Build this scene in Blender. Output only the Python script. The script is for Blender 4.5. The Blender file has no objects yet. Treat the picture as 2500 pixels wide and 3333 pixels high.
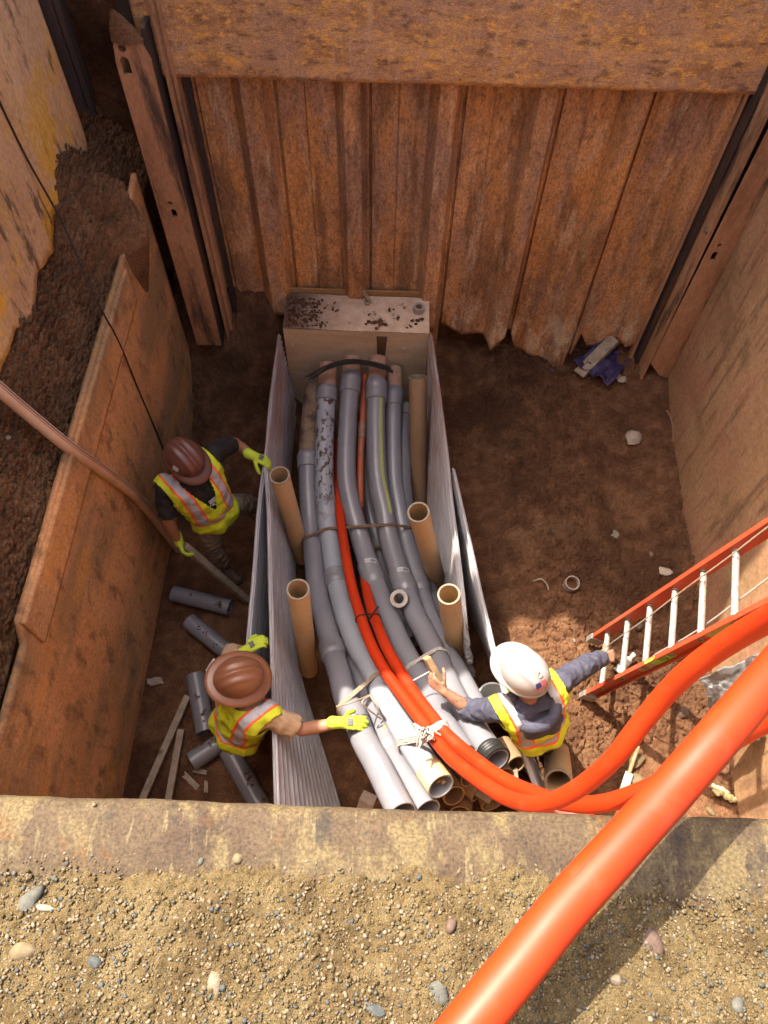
import bpy, bmesh, math, random
import numpy as np
from mathutils import Vector, Matrix
random.seed(7); RNG = np.random.default_rng(7)
scene = bpy.context.scene
COL = scene.collection

# ------------------------------------------------------------------ camera
F_PX, W_PX, H_PX = 2400.0, 2500.0, 3333.0
TILT, ROLL, CAM_H = math.radians(30.5), math.radians(1.8), 5.5
cam_data = bpy.data.cameras.new('camera')
cam_data.sensor_fit = 'VERTICAL'; cam_data.sensor_height = 36.0
cam_data.lens = F_PX / H_PX * 36.0
cam_data.clip_start = 0.02; cam_data.clip_end = 2000
cam = bpy.data.objects.new('camera', cam_data); COL.objects.link(cam)
CM = Matrix.Rotation(TILT, 4, 'X') @ Matrix.Rotation(ROLL, 4, 'Z')
cam.matrix_world = Matrix.Translation((0, 0, CAM_H)) @ CM
scene.camera = cam
scene.render.resolution_x, scene.render.resolution_y = 768, 1024
CMn = np.array(CM.to_3x3())

# ------------------------------------------------------------------ sky, sun, exposure
SUN = Vector((0.45, -0.40, -1.0)).normalized()          # the way the light travels
el = math.asin(-SUN.z); az = math.atan2(-SUN.x, -SUN.y)  # azimuth of the sun from +Y towards +X
world = bpy.data.worlds.new('World'); scene.world = world; world.use_nodes = True
wn = world.node_tree
sky = wn.nodes.new('ShaderNodeTexSky'); sky.sky_type = 'NISHITA'; sky.sun_disc = False
sky.sun_elevation = el; sky.sun_rotation = az; sky.air_density = 0.5; sky.dust_density = 7.0; sky.ozone_density = 0.3
wn.links.new(sky.outputs[0], wn.nodes['Background'].inputs[0])
wn.nodes['Background'].inputs[1].default_value = 0.15
sl = bpy.data.lights.new('sun', 'SUN'); sl.energy = 3.5; sl.angle = math.radians(0.5); sl.color = (1.0, 0.91, 0.77)
so = bpy.data.objects.new('sun', sl); COL.objects.link(so)
so.rotation_euler = SUN.to_track_quat('-Z', 'Y').to_euler(); so.location = (-4, 4, 14)
scene.view_settings.view_transform = 'Standard'; scene.view_settings.look = 'None'
scene.view_settings.gamma = 1.0; scene.view_settings.exposure = 2.4

# ------------------------------------------------------------------ pixel (of the 2500 x 3333 photograph) to place
def ray(px, py): return CMn @ np.array([px - W_PX/2, H_PX/2 - py, -F_PX])
C0 = np.array([0, 0, CAM_H])
def Z(px, py, z): d = ray(px, py); return C0 + d*((z-CAM_H)/d[2])
def Y(px, py, y): d = ray(px, py); return C0 + d*(y/d[1])
def X(px, py, x): d = ray(px, py); return C0 + d*(x/d[0])
def proj(p):
    c = CMn.T @ (np.asarray(p, float) - C0); return W_PX/2 + F_PX*c[0]/-c[2], H_PX/2 - F_PX*c[1]/-c[2]
def ZP(pts): return [Z(*p) for p in pts]

# ------------------------------------------------------------------ numpy noise
def _h(ix, iy, s=0):
    n = np.sin(ix*127.1 + iy*311.7 + s*74.7)*43758.5453
    return n - np.floor(n)
def vnoise(x, y, s=0):
    ix, iy = np.floor(x), np.floor(y); fx, fy = x-ix, y-iy
    fx = fx*fx*(3-2*fx); fy = fy*fy*(3-2*fy)
    a = _h(ix,iy,s); b = _h(ix+1,iy,s); c = _h(ix,iy+1,s); d = _h(ix+1,iy+1,s)
    return a+(b-a)*fx+(c-a)*fy+(a-b-c+d)*fx*fy
def fbm(x, y, oct=4, s=0):
    t = 0; a = .5; f = 1
    for o in range(oct): t = t + a*(vnoise(x*f, y*f, s+o*13)-.5); a *= .5; f *= 2.03
    return t
def cells(x, y, s=0):
    ix, iy = np.floor(x), np.floor(y); best = np.full(np.shape(x), 9.)
    hh = np.zeros(np.shape(x))
    for dx in (-1,0,1):
        for dy in (-1,0,1):
            cx, cy = ix+dx, iy+dy
            px = cx+_h(cx,cy,s+1); py = cy+_h(cx,cy,s+2)
            d = np.hypot(x-px, y-py); m = d < best
            best = np.where(m, d, best); hh = np.where(m, _h(cx,cy,s+3), hh)
    return best, hh

# ------------------------------------------------------------------ mesh building
class MB:
    def __init__(s): s.v = []; s.f = []
    def add(s, vs, fs):
        o = len(s.v); s.v += [tuple(map(float, v)) for v in vs]; s.f += [tuple(o+i for i in f) for f in fs]; return s
    def box(s, c, h, ax=None, ay=None, az=None, jit=0):
        c = np.asarray(c, float); ax = np.array([1,0,0.]) if ax is None else np.asarray(ax,float)
        ay = np.array([0,1,0.]) if ay is None else np.asarray(ay,float); az = np.array([0,0,1.]) if az is None else np.asarray(az,float)
        vs = []
        for i in (-1,1):
            for j in (-1,1):
                for k in (-1,1):
                    vs.append(c+ax*h[0]*i+ay*h[1]*j+az*h[2]*k + RNG.uniform(-1,1,3)*jit)
        return s.add(vs, [(0,1,3,2),(4,6,7,5),(0,4,5,1),(2,3,7,6),(0,2,6,4),(1,5,7,3)])
    def bar(s, a, b, w, t, up=(0,0,1), jit=0):
        a = np.asarray(a,float); b = np.asarray(b,float); d = b-a; L = np.linalg.norm(d); d /= L
        x = np.cross(d, up); x /= np.linalg.norm(x); y = np.cross(x, d)
        return s.box((a+b)/2, (w/2, L/2, t/2), x, d, y, jit)
    def grid(s, P, wrap=False):           # P: (n, m, 3)
        n, m = P.shape[:2]; o = len(s.v); s.v += [tuple(map(float,p)) for p in P.reshape(-1,3)]
        mm = m if wrap else m-1
        for i in range(n-1):
            for j in range(mm):
                a = o+i*m+j; b = o+i*m+(j+1)%m
                s.f.append((a, b, b+m, a+m))
        return s
    def tube(s, pts, r, n=14, inner=None, caps=True, a0=0, a1=None):
        P = np.array(pts, float); rr = np.full(len(P), r) if np.isscalar(r) else np.asarray(r,float)
        T, U, V = frames(P)
        full = a1 is None
        ang = np.linspace(0, 2*math.pi, n, endpoint=False) if full else np.linspace(a0, a1, n)
        ring = lambda R: P[:,None,:] + R[:,None,None]*(np.cos(ang)[None,:,None]*U[:,None,:]+np.sin(ang)[None,:,None]*V[:,None,:])
        o = len(s.v); s.grid(ring(rr), wrap=full)
        if not full: return s
        if inner is None:
            if caps:
                s.f.append(tuple(o+j for j in range(n))[::-1]); b = o+(len(P)-1)*n; s.f.append(tuple(b+j for j in range(n)))
        else:
            ri = np.full(len(P), inner) if np.isscalar(inner) else np.asarray(inner)
            o2 = len(s.v); g = ring(ri); s.grid(g[:, ::-1], wrap=True)
            for (oa, ob) in ((o, o2), (o+(len(P)-1)*n, o2+(len(P)-1)*n)):
                for j in range(n):
                    k = (j+1) % n
                    s.f.append((oa+j, oa+k, ob+n-1-k, ob+n-1-j))
        return s
    def lathe(s, prof, c, ax=(0,0,1), n=24):
        ax = np.asarray(ax,float); ax /= np.linalg.norm(ax); u = np.cross(ax, (0.3,.9,.1)); u /= np.linalg.norm(u); v = np.cross(ax,u)
        ang = np.linspace(0, 2*math.pi, n, endpoint=False)
        P = np.array([[np.asarray(c)+ax*h+r*(math.cos(a)*u+math.sin(a)*v) for a in ang] for r,h in prof])
        return s.grid(P, wrap=True)
    def blob(s, c, r, sub=1, rough=.25, sq=(1,1,1), seed=None):
        rg = np.random.default_rng(seed) if seed is not None else RNG
        bm = bmesh.new(); bmesh.ops.create_icosphere(bm, subdivisions=sub, radius=1)
        R = np.array(Matrix.Rotation(rg.uniform(0,6.28),3,'Z'))
        P = np.array([v.co for v in bm.verts])
        for k in range(9):                       # chipped faces: cut back everything beyond a few random planes
            nn = rg.normal(size=3); nn /= np.linalg.norm(nn); dd = P@nn; lim = rg.uniform(.55,.9)
            P = P - np.clip(dd-lim,0,None)[:,None]*nn
        P = P*(1+rg.uniform(-rough,rough,(len(P),1))*.6)
        vs = list(np.asarray(c)+((P*np.asarray(sq))@R.T)*r)
        bm.verts.index_update(); fs = [tuple(q.index for q in f.verts) for f in bm.faces]; bm.free()
        return s.add(vs, fs)
    def mesh(s, name, mat, smooth=True, flip=True):
        me = bpy.data.meshes.new(name); me.from_pydata(s.v, [], s.f); me.validate()
        if flip:
            bm = bmesh.new(); bm.from_mesh(me); bmesh.ops.recalc_face_normals(bm, faces=bm.faces); bm.to_mesh(me); bm.free()
        if mat: me.materials.append(mat)
        if smooth:
            me.shade_smooth(); 
            try: me.set_sharp_from_angle(angle=math.radians(smooth if smooth is not True else 42))
            except Exception: pass
        return me
    def obj(s, name, mat, parent=None, smooth=True, flip=True):
        return link(name, s.mesh(name, mat, smooth, flip), parent)
def frames(P):
    T = np.gradient(P, axis=0); T /= np.linalg.norm(T, axis=1)[:,None]
    up = np.array([0,0,1.]) if abs(T[0][2]) < .9 else np.array([0,1.,0])
    U = np.zeros_like(P); u = np.cross(T[0], up); u /= np.linalg.norm(u)
    for i in range(len(P)):
        u = u - T[i]*np.dot(u,T[i]); u /= np.linalg.norm(u); U[i] = u
    return T, U, np.cross(T, U)
def link(name, data, parent=None):
    o = bpy.data.objects.new(name, data); COL.objects.link(o)
    if parent is not None: o.parent = parent
    return o
def tag(o, label=None, cat=None, group=None, kind=None):
    if label: o['label'] = label
    if cat: o['category'] = cat
    if group: o['group'] = group
    if kind: o['kind'] = kind
    return o
def empty(name, loc=(0,0,0)):
    o = bpy.data.objects.new(name, None); o.empty_display_size = .1; COL.objects.link(o); return o
def spline(pts, n=60):
    P = np.array(pts, float); P = np.vstack([2*P[0]-P[1], P, 2*P[-1]-P[-2]]); out = []
    seg = len(P)-3; k = max(2, n//seg)
    for i in range(seg):
        p0,p1,p2,p3 = P[i:i+4]
        for t in np.linspace(0,1,k,endpoint=False):
            out.append(.5*((2*p1)+(-p0+p2)*t+(2*p0-5*p1+4*p2-p3)*t*t+(-p0+3*p1-3*p2+p3)*t**3))
    out.append(P[-2]); return np.array(out)
def resample(P, n):
    d = np.r_[0, np.cumsum(np.linalg.norm(np.diff(P,axis=0),axis=1))]; t = np.linspace(0,d[-1],n)
    return np.array([np.interp(t,d,P[:,i]) for i in range(3)]).T
def arcl(P): return np.r_[0, np.cumsum(np.linalg.norm(np.diff(P,axis=0),axis=1))]
def at_py(P, py):                       # first place along a path that reaches this row of the photograph
    q = np.array([proj(p)[1] for p in P]); s = np.sign(q-py); c = np.nonzero(s[1:] != s[:-1])[0]
    return int(c[0]) if len(c) else int(np.argmin(abs(q-py)))

def from_np(name, V, Fq, m, smooth=True, parent=None):
    me = bpy.data.meshes.new(name); k = Fq.shape[1]
    me.vertices.add(len(V)); me.vertices.foreach_set('co', np.ascontiguousarray(V,np.float32).ravel())
    me.loops.add(Fq.size); me.loops.foreach_set('vertex_index', np.ascontiguousarray(Fq,np.int32).ravel())
    me.polygons.add(len(Fq)); me.polygons.foreach_set('loop_start', np.arange(0,Fq.size,k,dtype=np.int32)); me.polygons.foreach_set('loop_total', np.full(len(Fq),k,np.int32))
    me.update(calc_edges=True); me.validate()
    if smooth: me.shade_smooth()
    me.materials.append(m); return link(name, me, parent)
def fast_grid(name, P, m):
    n, q = P.shape[:2]; i = np.arange(n*q).reshape(n,q); Fq = np.stack([i[:-1,:-1],i[1:,:-1],i[1:,1:],i[:-1,1:]],-1).reshape(-1,4)
    return from_np(name, P.reshape(-1,3), Fq, m)
_TPL = []
def rocks(name, C, R, m, sq=(1,.8,.6), seed=0, smooth=False):       # many small stones as one mesh
    if not _TPL:
        for k in range(24):
            t = MB(); t.blob((0,0,0), 1, 1, .25, (1,1,1), seed=900+k); _TPL.append((np.array(t.v), np.array(t.f)))
    g = np.random.default_rng(seed); V = []; Fs = []; o = 0
    for c, r in zip(C, R):
        v, f = _TPL[int(g.integers(24))]; a = g.uniform(0,6.283); b = np.array(sq)*g.uniform(.7,1.3,3)*r
        x = v*b; ca, sa = math.cos(a), math.sin(a); V.append(np.stack([x[:,0]*ca-x[:,1]*sa, x[:,0]*sa+x[:,1]*ca, x[:,2]],-1)+c); Fs.append(f+o); o += len(v)
    return from_np(name, np.concatenate(V), np.concatenate(Fs), M[m], smooth)
def cells2(x, y, s=0):
    ix, iy = np.floor(x), np.floor(y); a = np.full(np.shape(x), 9.); b = a.copy(); hh = np.zeros(np.shape(x))
    for dx in (-1,0,1):
        for dy in (-1,0,1):
            cx, cy = ix+dx, iy+dy; d = np.hypot(x-cx-_h(cx,cy,s+1), y-cy-_h(cx,cy,s+2)); m = d < a
            b = np.where(m, a, np.minimum(b,d)); hh = np.where(m, _h(cx,cy,s+3), hh); a = np.where(m, d, a)
    return a, b, hh

# ------------------------------------------------------------------ materials
def mat(name, cols, scale=4.0, stretch=(1,1,1), rough=.8, bump=.3, bscale=60, bdist=.004, metal=0, layers=(), spec=.3, coat=0, fine=.25, rr=.1, coord='Object', k=.62, warm=(1,1,1), fst=None):
    sc_ = lambda c: tuple(min(.9, x*k*w) for x,w in zip(c,warm)); fst = fst or stretch
    cols = [sc_(c) for c in cols]; layers = [(sc_(l[0]),)+tuple(l[1:]) for l in layers]
    m = bpy.data.materials.new(name); m.use_nodes = True; nt = m.node_tree; N = nt.nodes; L = nt.links
    b = N['Principled BSDF']; b.inputs['Roughness'].default_value = rough; b.inputs['Metallic'].default_value = metal
    b.inputs['Specular IOR Level'].default_value = spec; b.inputs['Coat Weight'].default_value = coat
    tc = N.new('ShaderNodeTexCoord')
    def noise(sc, st=(1,1,1), det=6, r=.6, loc=(0,0,0)):
        mp = N.new('ShaderNodeMapping'); mp.inputs['Scale'].default_value = st; mp.inputs['Location'].default_value = loc
        L.new(tc.outputs[coord], mp.inputs[0]); n = N.new('ShaderNodeTexNoise'); n.inputs['Scale'].default_value = sc
        n.inputs['Detail'].default_value = det; n.inputs['Roughness'].default_value = r; L.new(mp.outputs[0], n.inputs['Vector']); return n
    def ramp(src, stops):
        r = N.new('ShaderNodeValToRGB'); e = r.color_ramp.elements
        while len(e) < len(stops): e.new(.5)
        for i,(p,c) in enumerate(stops): e[i].position = p; e[i].color = (*c,1) if len(c) == 3 else c
        L.new(src, r.inputs[0]); return r
    def mix(fac, a, bb, typ='MIX'):
        x = N.new('ShaderNodeMix'); x.data_type = 'RGBA'; x.blend_type = typ
        if hasattr(fac,'is_linked') or not np.isscalar(fac): L.new(fac, x.inputs[0])
        else: x.inputs[0].default_value = fac
        for k,v in ((6,a),(7,bb)):
            if hasattr(v,'links') or hasattr(v,'is_linked'): L.new(v, x.inputs[k])
            else: x.inputs[k].default_value = (*v,1)
        return x.outputs[2]
    n1 = noise(scale, stretch)
    k = len(cols); st = [(.3+.4*i/max(1,k-1), c) for i,c in enumerate(cols)] if k > 1 else [(0,cols[0]),(1,cols[0])]
    c = ramp(n1.outputs[0], st).outputs[0]
    for ly in layers:                     # (colour, scale, stretch, low, high, strength)
        col, sc, stx, lo, hi, stg = ly[:6]
        nn = noise(sc, stx, 8, .65, loc=(sc*1.7, 3.1, sc*.3))
        r = ramp(nn.outputs[0], [(lo,(0,0,0)),(hi,(stg,)*3)])
        fac = r.outputs[0]
        if len(ly) > 6:                   # limited along one axis: (axis, from, to)
            ax, f0, f1 = ly[6]
            sp = N.new('ShaderNodeSeparateXYZ'); L.new(tc.outputs[coord], sp.inputs[0])
            mr = N.new('ShaderNodeMapRange'); mr.inputs[1].default_value = f0; mr.inputs[2].default_value = f1
            L.new(sp.outputs[ax], mr.inputs[0]); mu = N.new('ShaderNodeMath'); mu.operation = 'MULTIPLY'
            L.new(fac, mu.inputs[0]); L.new(mr.outputs[0], mu.inputs[1]); fac = mu.outputs[0]
        c = mix(fac, c, col)
    if fine:
        n3 = noise(bscale*1.5, fst, 4); g = ramp(n3.outputs[0], [(.3,(1-fine,)*3),(.7,(1+fine*.6,)*3)])
        c = mix(1.0, c, g.outputs[0], 'MULTIPLY')
    L.new(c, b.inputs['Base Color'])
    if bump:
        nb = noise(bscale, fst, 8, .65); bp = N.new('ShaderNodeBump'); bp.inputs['Strength'].default_value = bump; bp.inputs['Distance'].default_value = bdist
        L.new(nb.outputs[0], bp.inputs['Height']); L.new(bp.outputs[0], b.inputs['Normal'])
    if rr:
        nr = noise(scale*3, stretch, 4); mr = N.new('ShaderNodeMapRange'); mr.inputs[3].default_value = max(.05,rough-rr); mr.inputs[4].default_value = min(1,rough+rr)
        L.new(nr.outputs[0], mr.inputs[0]); L.new(mr.outputs[0], b.inputs['Roughness'])
    return m
def matk(k, *a, **q): return mat(*a, k=k, **q)
SV = (1,1,.12)      # streaks running down
M = {}
M['pile'] = mat('pile_rust', [(.26,.13,.06),(.44,.235,.12),(.58,.34,.19)], 2.6, (1.2,1.2,.35), .85, .7, 55, .006, layers=[
    ((.52,.245,.08), 1.8, (1.6,1,.3), .47,.60,.65), ((.30,.19,.15), 2.7, (1.6,1,.4), .47,.58,.8), ((.14,.075,.045), 4, (1.8,1,.32), .50,.62,.7), ((.19,.11,.07), 24, (1,1,.5), .52,.62,.6),
    ((.58,.44,.32), 7, (1.8,1,.35), .56,.68,.5), ((.60,.50,.40), 5, (1.3,1,.6), .48,.60,.75,('Z',1.15,.6))], spec=.2, k=1.0, warm=(1,.95,.78), fst=(1,1,.6), fine=.45)
M['plate'] = mat('plate_rust', [(.30,.155,.075),(.46,.25,.125),(.56,.33,.18)], 3, (.8,1,2), .85, .8, 80, .005, layers=[
    ((.70,.38,.10), 22, (.7,1,1.3), .50,.60,.85), ((.34,.21,.17), 2.2, (1,1,2), .47,.60,.7), ((.15,.085,.06), 12, (.8,1,2), .53,.64,.75), ((.52,.36,.26), 4, (4,1,.4), .54,.66,.5)], spec=.2, k=1.0, warm=(1,.96,.78), fine=.5)
M['claysteel'] = mat('clay_coated_steel', [(.40,.205,.10),(.54,.285,.15),(.60,.34,.19)], 2.0, (1,1,.7), .9, .55, 40, .006, layers=[
    ((.25,.175,.11), 1.9, (1,.45,1), .46,.60,.85), ((.15,.09,.06), 7, (1,1,.5), .53,.64,.75), ((.30,.16,.09), 24, (1,1,1), .52,.64,.55), ((.52,.27,.08), 2.2, (1,.6,1.5), .54,.66,.6), ((.5,.36,.25), 7, (1,.3,1), .6,.75,.4)], spec=.15, k=1.0, warm=(1,.95,.78))
M['claysteel_pale'] = mat('pale_clay_coated_steel', [(.32,.185,.115),(.43,.26,.16),(.50,.32,.20)], 1.7, (1,.6,.6), .9, .5, 38, .006, layers=[
    ((.26,.17,.10), 3, (1,.3,.6), .47,.60,.75), ((.17,.10,.07), 8, (1,1.4,.16), .52,.63,.7), ((.46,.22,.16), 2.2, (1,.8,.5), .48,.62,.55), ((.52,.41,.27), 2.5, (1,.7,.9), .56,.7,.5)], spec=.15, k=.72, warm=(1,.95,.80))
M['yellow_steel'] = mat('worn_yellow_steel', [(.46,.285,.18),(.56,.37,.245),(.64,.45,.32)], 2.2, (1,1,.5), .85, .5, 42, .006, layers=[
    ((.66,.39,.05), 2.0, (1,.9,.8), .46,.56,.95,('Z',3.5,2.7)), ((.56,.42,.12), 4, (1,1.2,.4), .58,.68,.6), ((.11,.075,.05), 6.5, (1,1.4,.45), .56,.64,.85), ((.62,.5,.4), 8, (1,1,.4), .6,.7,.5)], spec=.2, k=1.0, warm=(1,.95,.75))
M['darksteel'] = mat('dark_painted_steel', [(.03,.03,.04),(.07,.055,.05),(.16,.09,.055)], 5, SV, .55, .4, 60, .003, metal=.2, layers=[((.25,.13,.07), 7, SV, .55,.7,.6)])
M['post'] = mat('rail_post_steel', [(.20,.11,.065),(.33,.185,.115),(.38,.23,.15)], 3.5, (1,1,.3), .8, .5, 50, .005, layers=[
    ((.035,.03,.03), 5, (1.5,1,.22), .52,.64,.85), ((.40,.32,.24), 10, SV, .62,.74,.5)], spec=.25, k=1.05, warm=(1,.93,.75))
M['soil'] = mat('red_brown_soil', [(.075,.036,.021),(.13,.066,.038),(.20,.108,.064)], 9, (1,1,1), .95, .8, 60, .010, layers=[((.055,.027,.016), 1.3, (1,1,1), .48,.60,.7), ((.21,.125,.075), 2.1, (1,1,1), .55,.68,.55), ((.24,.14,.085), 14, (1,1,1), .6,.75,.5)], fine=.4, spec=.1, k=.68, warm=(1,.93,.80))
M['bank'] = mat('soil_bank', [(.09,.048,.028),(.15,.082,.046),(.20,.115,.065)], 4, (1,1,1), .95, .8, 40, .014, layers=[((.26,.18,.10), 5, (1,1,1), .58,.72,.6), ((.45,.38,.32), 60, (1,1,1), .70,.73,.8)], fine=.4, spec=.1, k=.95, warm=(1,.93,.8))
M['gravel'] = mat('tan_gravel', [(.22,.15,.075),(.34,.24,.125),(.46,.35,.20)], 14, (1,1,1), .95, .9, 260, .004, layers=[((.14,.085,.04), 7, (1,1,1), .56,.7,.6)], fine=.6, spec=.15, k=.225, warm=(1,.97,.78))
M['rim'] = mat('rusty_rim_steel', [(.20,.125,.085),(.33,.22,.145),(.43,.32,.20)], 7, (1,1,1), .8, .7, 120, .004, layers=[
    ((.58,.44,.24), 8, (1.4,.8,1), .50,.58,.9), ((.46,.19,.05), 11, (1,1,1), .58,.68,.8), ((.14,.11,.10), 12, (1,.7,1), .57,.66,.8), ((.62,.49,.29), 24, (2.2,.35,1), .58,.63,.8)], fine=.55, spec=.25, k=.155, warm=(1,.96,.76))
def stone(n, c): M[n] = mat(n, [tuple(x*.7 for x in c), c, tuple(min(1,x*1.25) for x in c)], 60, (1,1,1), .75, .4, 300, .002, fine=.3, k=.27, warm=(1,.97,.85))
stone('stone_tan', (.38,.28,.16)); stone('stone_grey', (.20,.20,.18)); stone('stone_blue', (.13,.15,.16)); stone('stone_white', (.62,.56,.47)); stone('stone_purple', (.24,.15,.12)); stone('stone_pale', (.45,.36,.27))
M['concrete'] = matk(1.05, 'pour_concrete', [(.36,.25,.165),(.46,.33,.23),(.52,.40,.29)], 8, (1,1,1), .9, .5, 90, .005, layers=[((.10,.05,.03), 6, (1,1,1), .60,.66,.95), ((.09,.045,.028), 22, (1,1,1), .66,.70,.9), ((.08,.04,.026), 7, (1,1,1), .30,.36,.95, ('X',-.35,-.8))])
M['formwood'] = matk(1.25, 'bulkhead_face', [(.27,.19,.115),(.36,.265,.165),(.41,.31,.20)], 3, (.6,1,2.5), .8, .25, 60, .002, layers=[((.17,.12,.08), 4, (.5,1,3), .58,.72,.6), ((.20,.13,.08), 9, (2,1,.3), .62,.72,.4)])
M['ply'] = mat('plywood', [(.36,.18,.06),(.45,.25,.10),(.5,.31,.15)], 6, (.3,.3,4), .75, .3, 60, .002)
M['wood'] = mat('weathered_lumber', [(.26,.20,.15),(.38,.30,.22),(.46,.38,.28)], 14, (1,1,1), .85, .4, 80, .003, layers=[((.12,.08,.05), 9, (1,1,1), .6,.7,.8)])
M['woodfresh'] = matk(.5, 'pine_block', [(.36,.24,.12),(.45,.31,.16),(.52,.38,.22)], 24, (1,1,.3), .8, .35, 90, .002, layers=[((.2,.13,.07), 20, (1,1,.2), .62,.7,.5)])
M['pvc'] = matk(.345, 'grey_pvc', [(.35,.345,.385),(.385,.38,.42),(.415,.41,.45)], 3, (1,1,1), .34, .08, 120, .001, layers=[((.40,.34,.28), 5, (1,.4,1), .62,.78,.45), ((.08,.05,.04), 45, (1,1,1), .735,.75,.9)], fine=.04, spec=.5)
M['pvcbell'] = matk(.345, 'grey_pvc_bell', [(.37,.365,.40),(.41,.405,.44)], 5, (1,1,1), .38, .08, 120, .001, layers=[((.45,.38,.32), 5, (1,1,1), .62,.75,.45)], fine=.04, spec=.5)
M['pvcmud'] = mat('muddy_grey_pvc', [(.30,.32,.36),(.35,.37,.41)], 3, (1,1,1), .4, .25, 60, .006, layers=[((.085,.045,.028), 24, (1,.6,1), .52,.56,1,('Y',2.7,3.1))], fine=.05)
M['mudpipe'] = mat('mud_caked_pipe', [(.13,.08,.05),(.22,.15,.095),(.27,.2,.13)], 9, (1,.6,1), .9, .6, 40, .006, layers=[((.06,.035,.022), 8, (1,.5,1), .52,.6,.9)])
M['stub'] = mat('brown_stub', [(.30,.16,.10),(.40,.23,.155),(.44,.28,.20)], 10, (1,1,1), .7, .3, 60, .002, layers=[((.10,.05,.03), 22, (1,1,1), .6,.68,.8)])
M['tanpipe'] = matk(.85, 'tan_fibre_pipe', [(.40,.265,.13),(.49,.34,.18),(.54,.40,.23)], 3, (1,1,.4), .55, .2, 60, .002, layers=[((.30,.20,.10), 6, (1,1,.25), .58,.75,.5), ((.14,.08,.05), 16, (1,1,1), .68,.72,.7)], fine=.1, spec=.4)
M['tanpipe_dark'] = mat('brown_pipe', [(.28,.17,.09),(.36,.23,.13)], 4, (1,1,.4), .6, .2, 60, .002, fine=.15)
M['tanrim'] = matk(.36, 'cut_pipe_rim', [(.45,.34,.23),(.55,.45,.33)], 20, (1,1,1), .7, .3, 100, .002)
M['orange'] = matk(.37, 'orange_conduit', [(.78,.046,.005),(.88,.066,.008)], 2, (1,1,1), .48, .12, 30, .002, layers=[((.70,.14,.07), 9, (1,1,1), .56,.70,.35), ((.50,.03,.006), 6, (1,1,1), .58,.72,.4), ((.16,.04,.02), 34, (1,1,1), .765,.775,.9), ((.83,.20,.09), 5, (1,1,1), .70,.9,.25)], fine=0, spec=.25)
M['orangedull'] = mat('dusty_orange_conduit', [(.55,.12,.05),(.66,.14,.05)], 4, (1,1,1), .5, .1, 100, .001, layers=[((.38,.2,.14), 5, (1,.5,1), .5,.7,.8)])
M['sheet'] = matk(.85, 'corrugated_form_sheet', [(.27,.265,.28),(.34,.335,.35),(.42,.415,.43)], 14, (3,.08,3), .5, .2, 50, .002, metal=.15, layers=[((.20,.16,.14), 7, (3,.3,3), .5,.66,.5), ((.52,.50,.49), 20, (3,.1,3), .6,.7,.4), ((.25,.13,.09), 12, (3,.2,3), .38,.55,.8,('Y',2.7,3.6))], fine=.15, spec=.4)
M['tape'] = mat('silver_tape', [(.50,.51,.53),(.72,.73,.75)], 30, (1,1,1), .25, .9, 60, .004, metal=.35, fine=.1)
M['black'] = mat('black_rubber', [(.012,.012,.013),(.03,.028,.027)], 10, (1,1,1), .5, .2, 80, .002)
M['strap'] = mat('strap_webbing', [(.30,.22,.15),(.42,.33,.25)], 40, (1,1,1), .85, .4, 200, .001)
M['strapbrown'] = mat('muddy_strap', [(.16,.09,.05),(.26,.15,.09)], 40, (1,1,1), .8, .3, 200, .001)
M['rope'] = matk(.48, 'white_rope', [(.55,.50,.44),(.70,.66,.6)], 40, (1,1,1), .85, .5, 200, .001)
M['wire'] = mat('wire_rope', [(.03,.025,.02),(.09,.065,.045)], 40, (1,1,1), .6, .5, 300, .001, metal=.3)
M['hose'] = matk(1.0, 'tan_hose', [(.40,.25,.15),(.50,.33,.21)], 6, (1,1,1), .65, .3, 150, .001, fine=.15)
M['red'] = mat('red_stripe', [(.45,.07,.04)], rough=.6, bump=0, fine=.1); M['greyst'] = mat('grey_stripe', [(.16,.15,.15)], rough=.6, bump=0, fine=.1)
M['white'] = matk(.5, 'white_label', [(.68,.68,.68),(.78,.78,.77)], 20, rough=.6, bump=0, fine=.05); M['ink'] = mat('black_ink', [(.015,.015,.015)], rough=.6, bump=0, fine=0)
M['limepaint'] = mat('lime_paint', [(.36,.40,.12),(.42,.44,.17)], 20, rough=.6, bump=0, fine=.1)
M['railred'] = matk(.5, 'fibreglass_rail', [(.62,.07,.025),(.72,.10,.04)], 6, (1,1,1), .5, .15, 120, .001, layers=[((.42,.20,.11), 3, (1,1,1), .45,.65,.85,('Z',1.5,.6)), ((.75,.3,.2), 30, (1,1,1), .64,.72,.5)], fine=.1)
M['alu'] = matk(.5, 'ladder_aluminium', [(.52,.48,.42),(.66,.63,.58)], 20, (1,1,1), .45, .3, 80, .002, metal=.5, layers=[((.33,.22,.13), 22, (1,1,1), .55,.66,.75)], fine=.15)
M['brass'] = mat('rung_ring', [(.30,.22,.12),(.4,.3,.18)], 20, rough=.5, metal=.5, bump=0)
M['green'] = mat('green_sticker', [(.32,.55,.06),(.38,.62,.09)], 20, rough=.5, bump=0, fine=.05)
M['paper'] = mat('dusty_paper', [(.36,.28,.22),(.50,.41,.33)], 20, (1,1,1), .85, .4, 60, .004)
M['foam'] = mat('yellow_foam', [(.62,.55,.25),(.75,.68,.36)], 30, (1,1,1), .9, .8, 60, .006, layers=[((.2,.14,.06), 40, (1,1,1), .64,.68,.8)])
M['bluebag'] = mat('blue_purple_bag', [(.03,.02,.07),(.07,.05,.14)], 20, (1,1,1), .35, .9, 40, .01, layers=[((.5,.45,.42), 25, (1,1,1), .64,.7,.7)])
M['tarp'] = matk(.4, 'grey_plastic_sheet', [(.28,.29,.30),(.36,.37,.38)], 8, (1,1,1), .5, .4, 18, .02, spec=.35)
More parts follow.
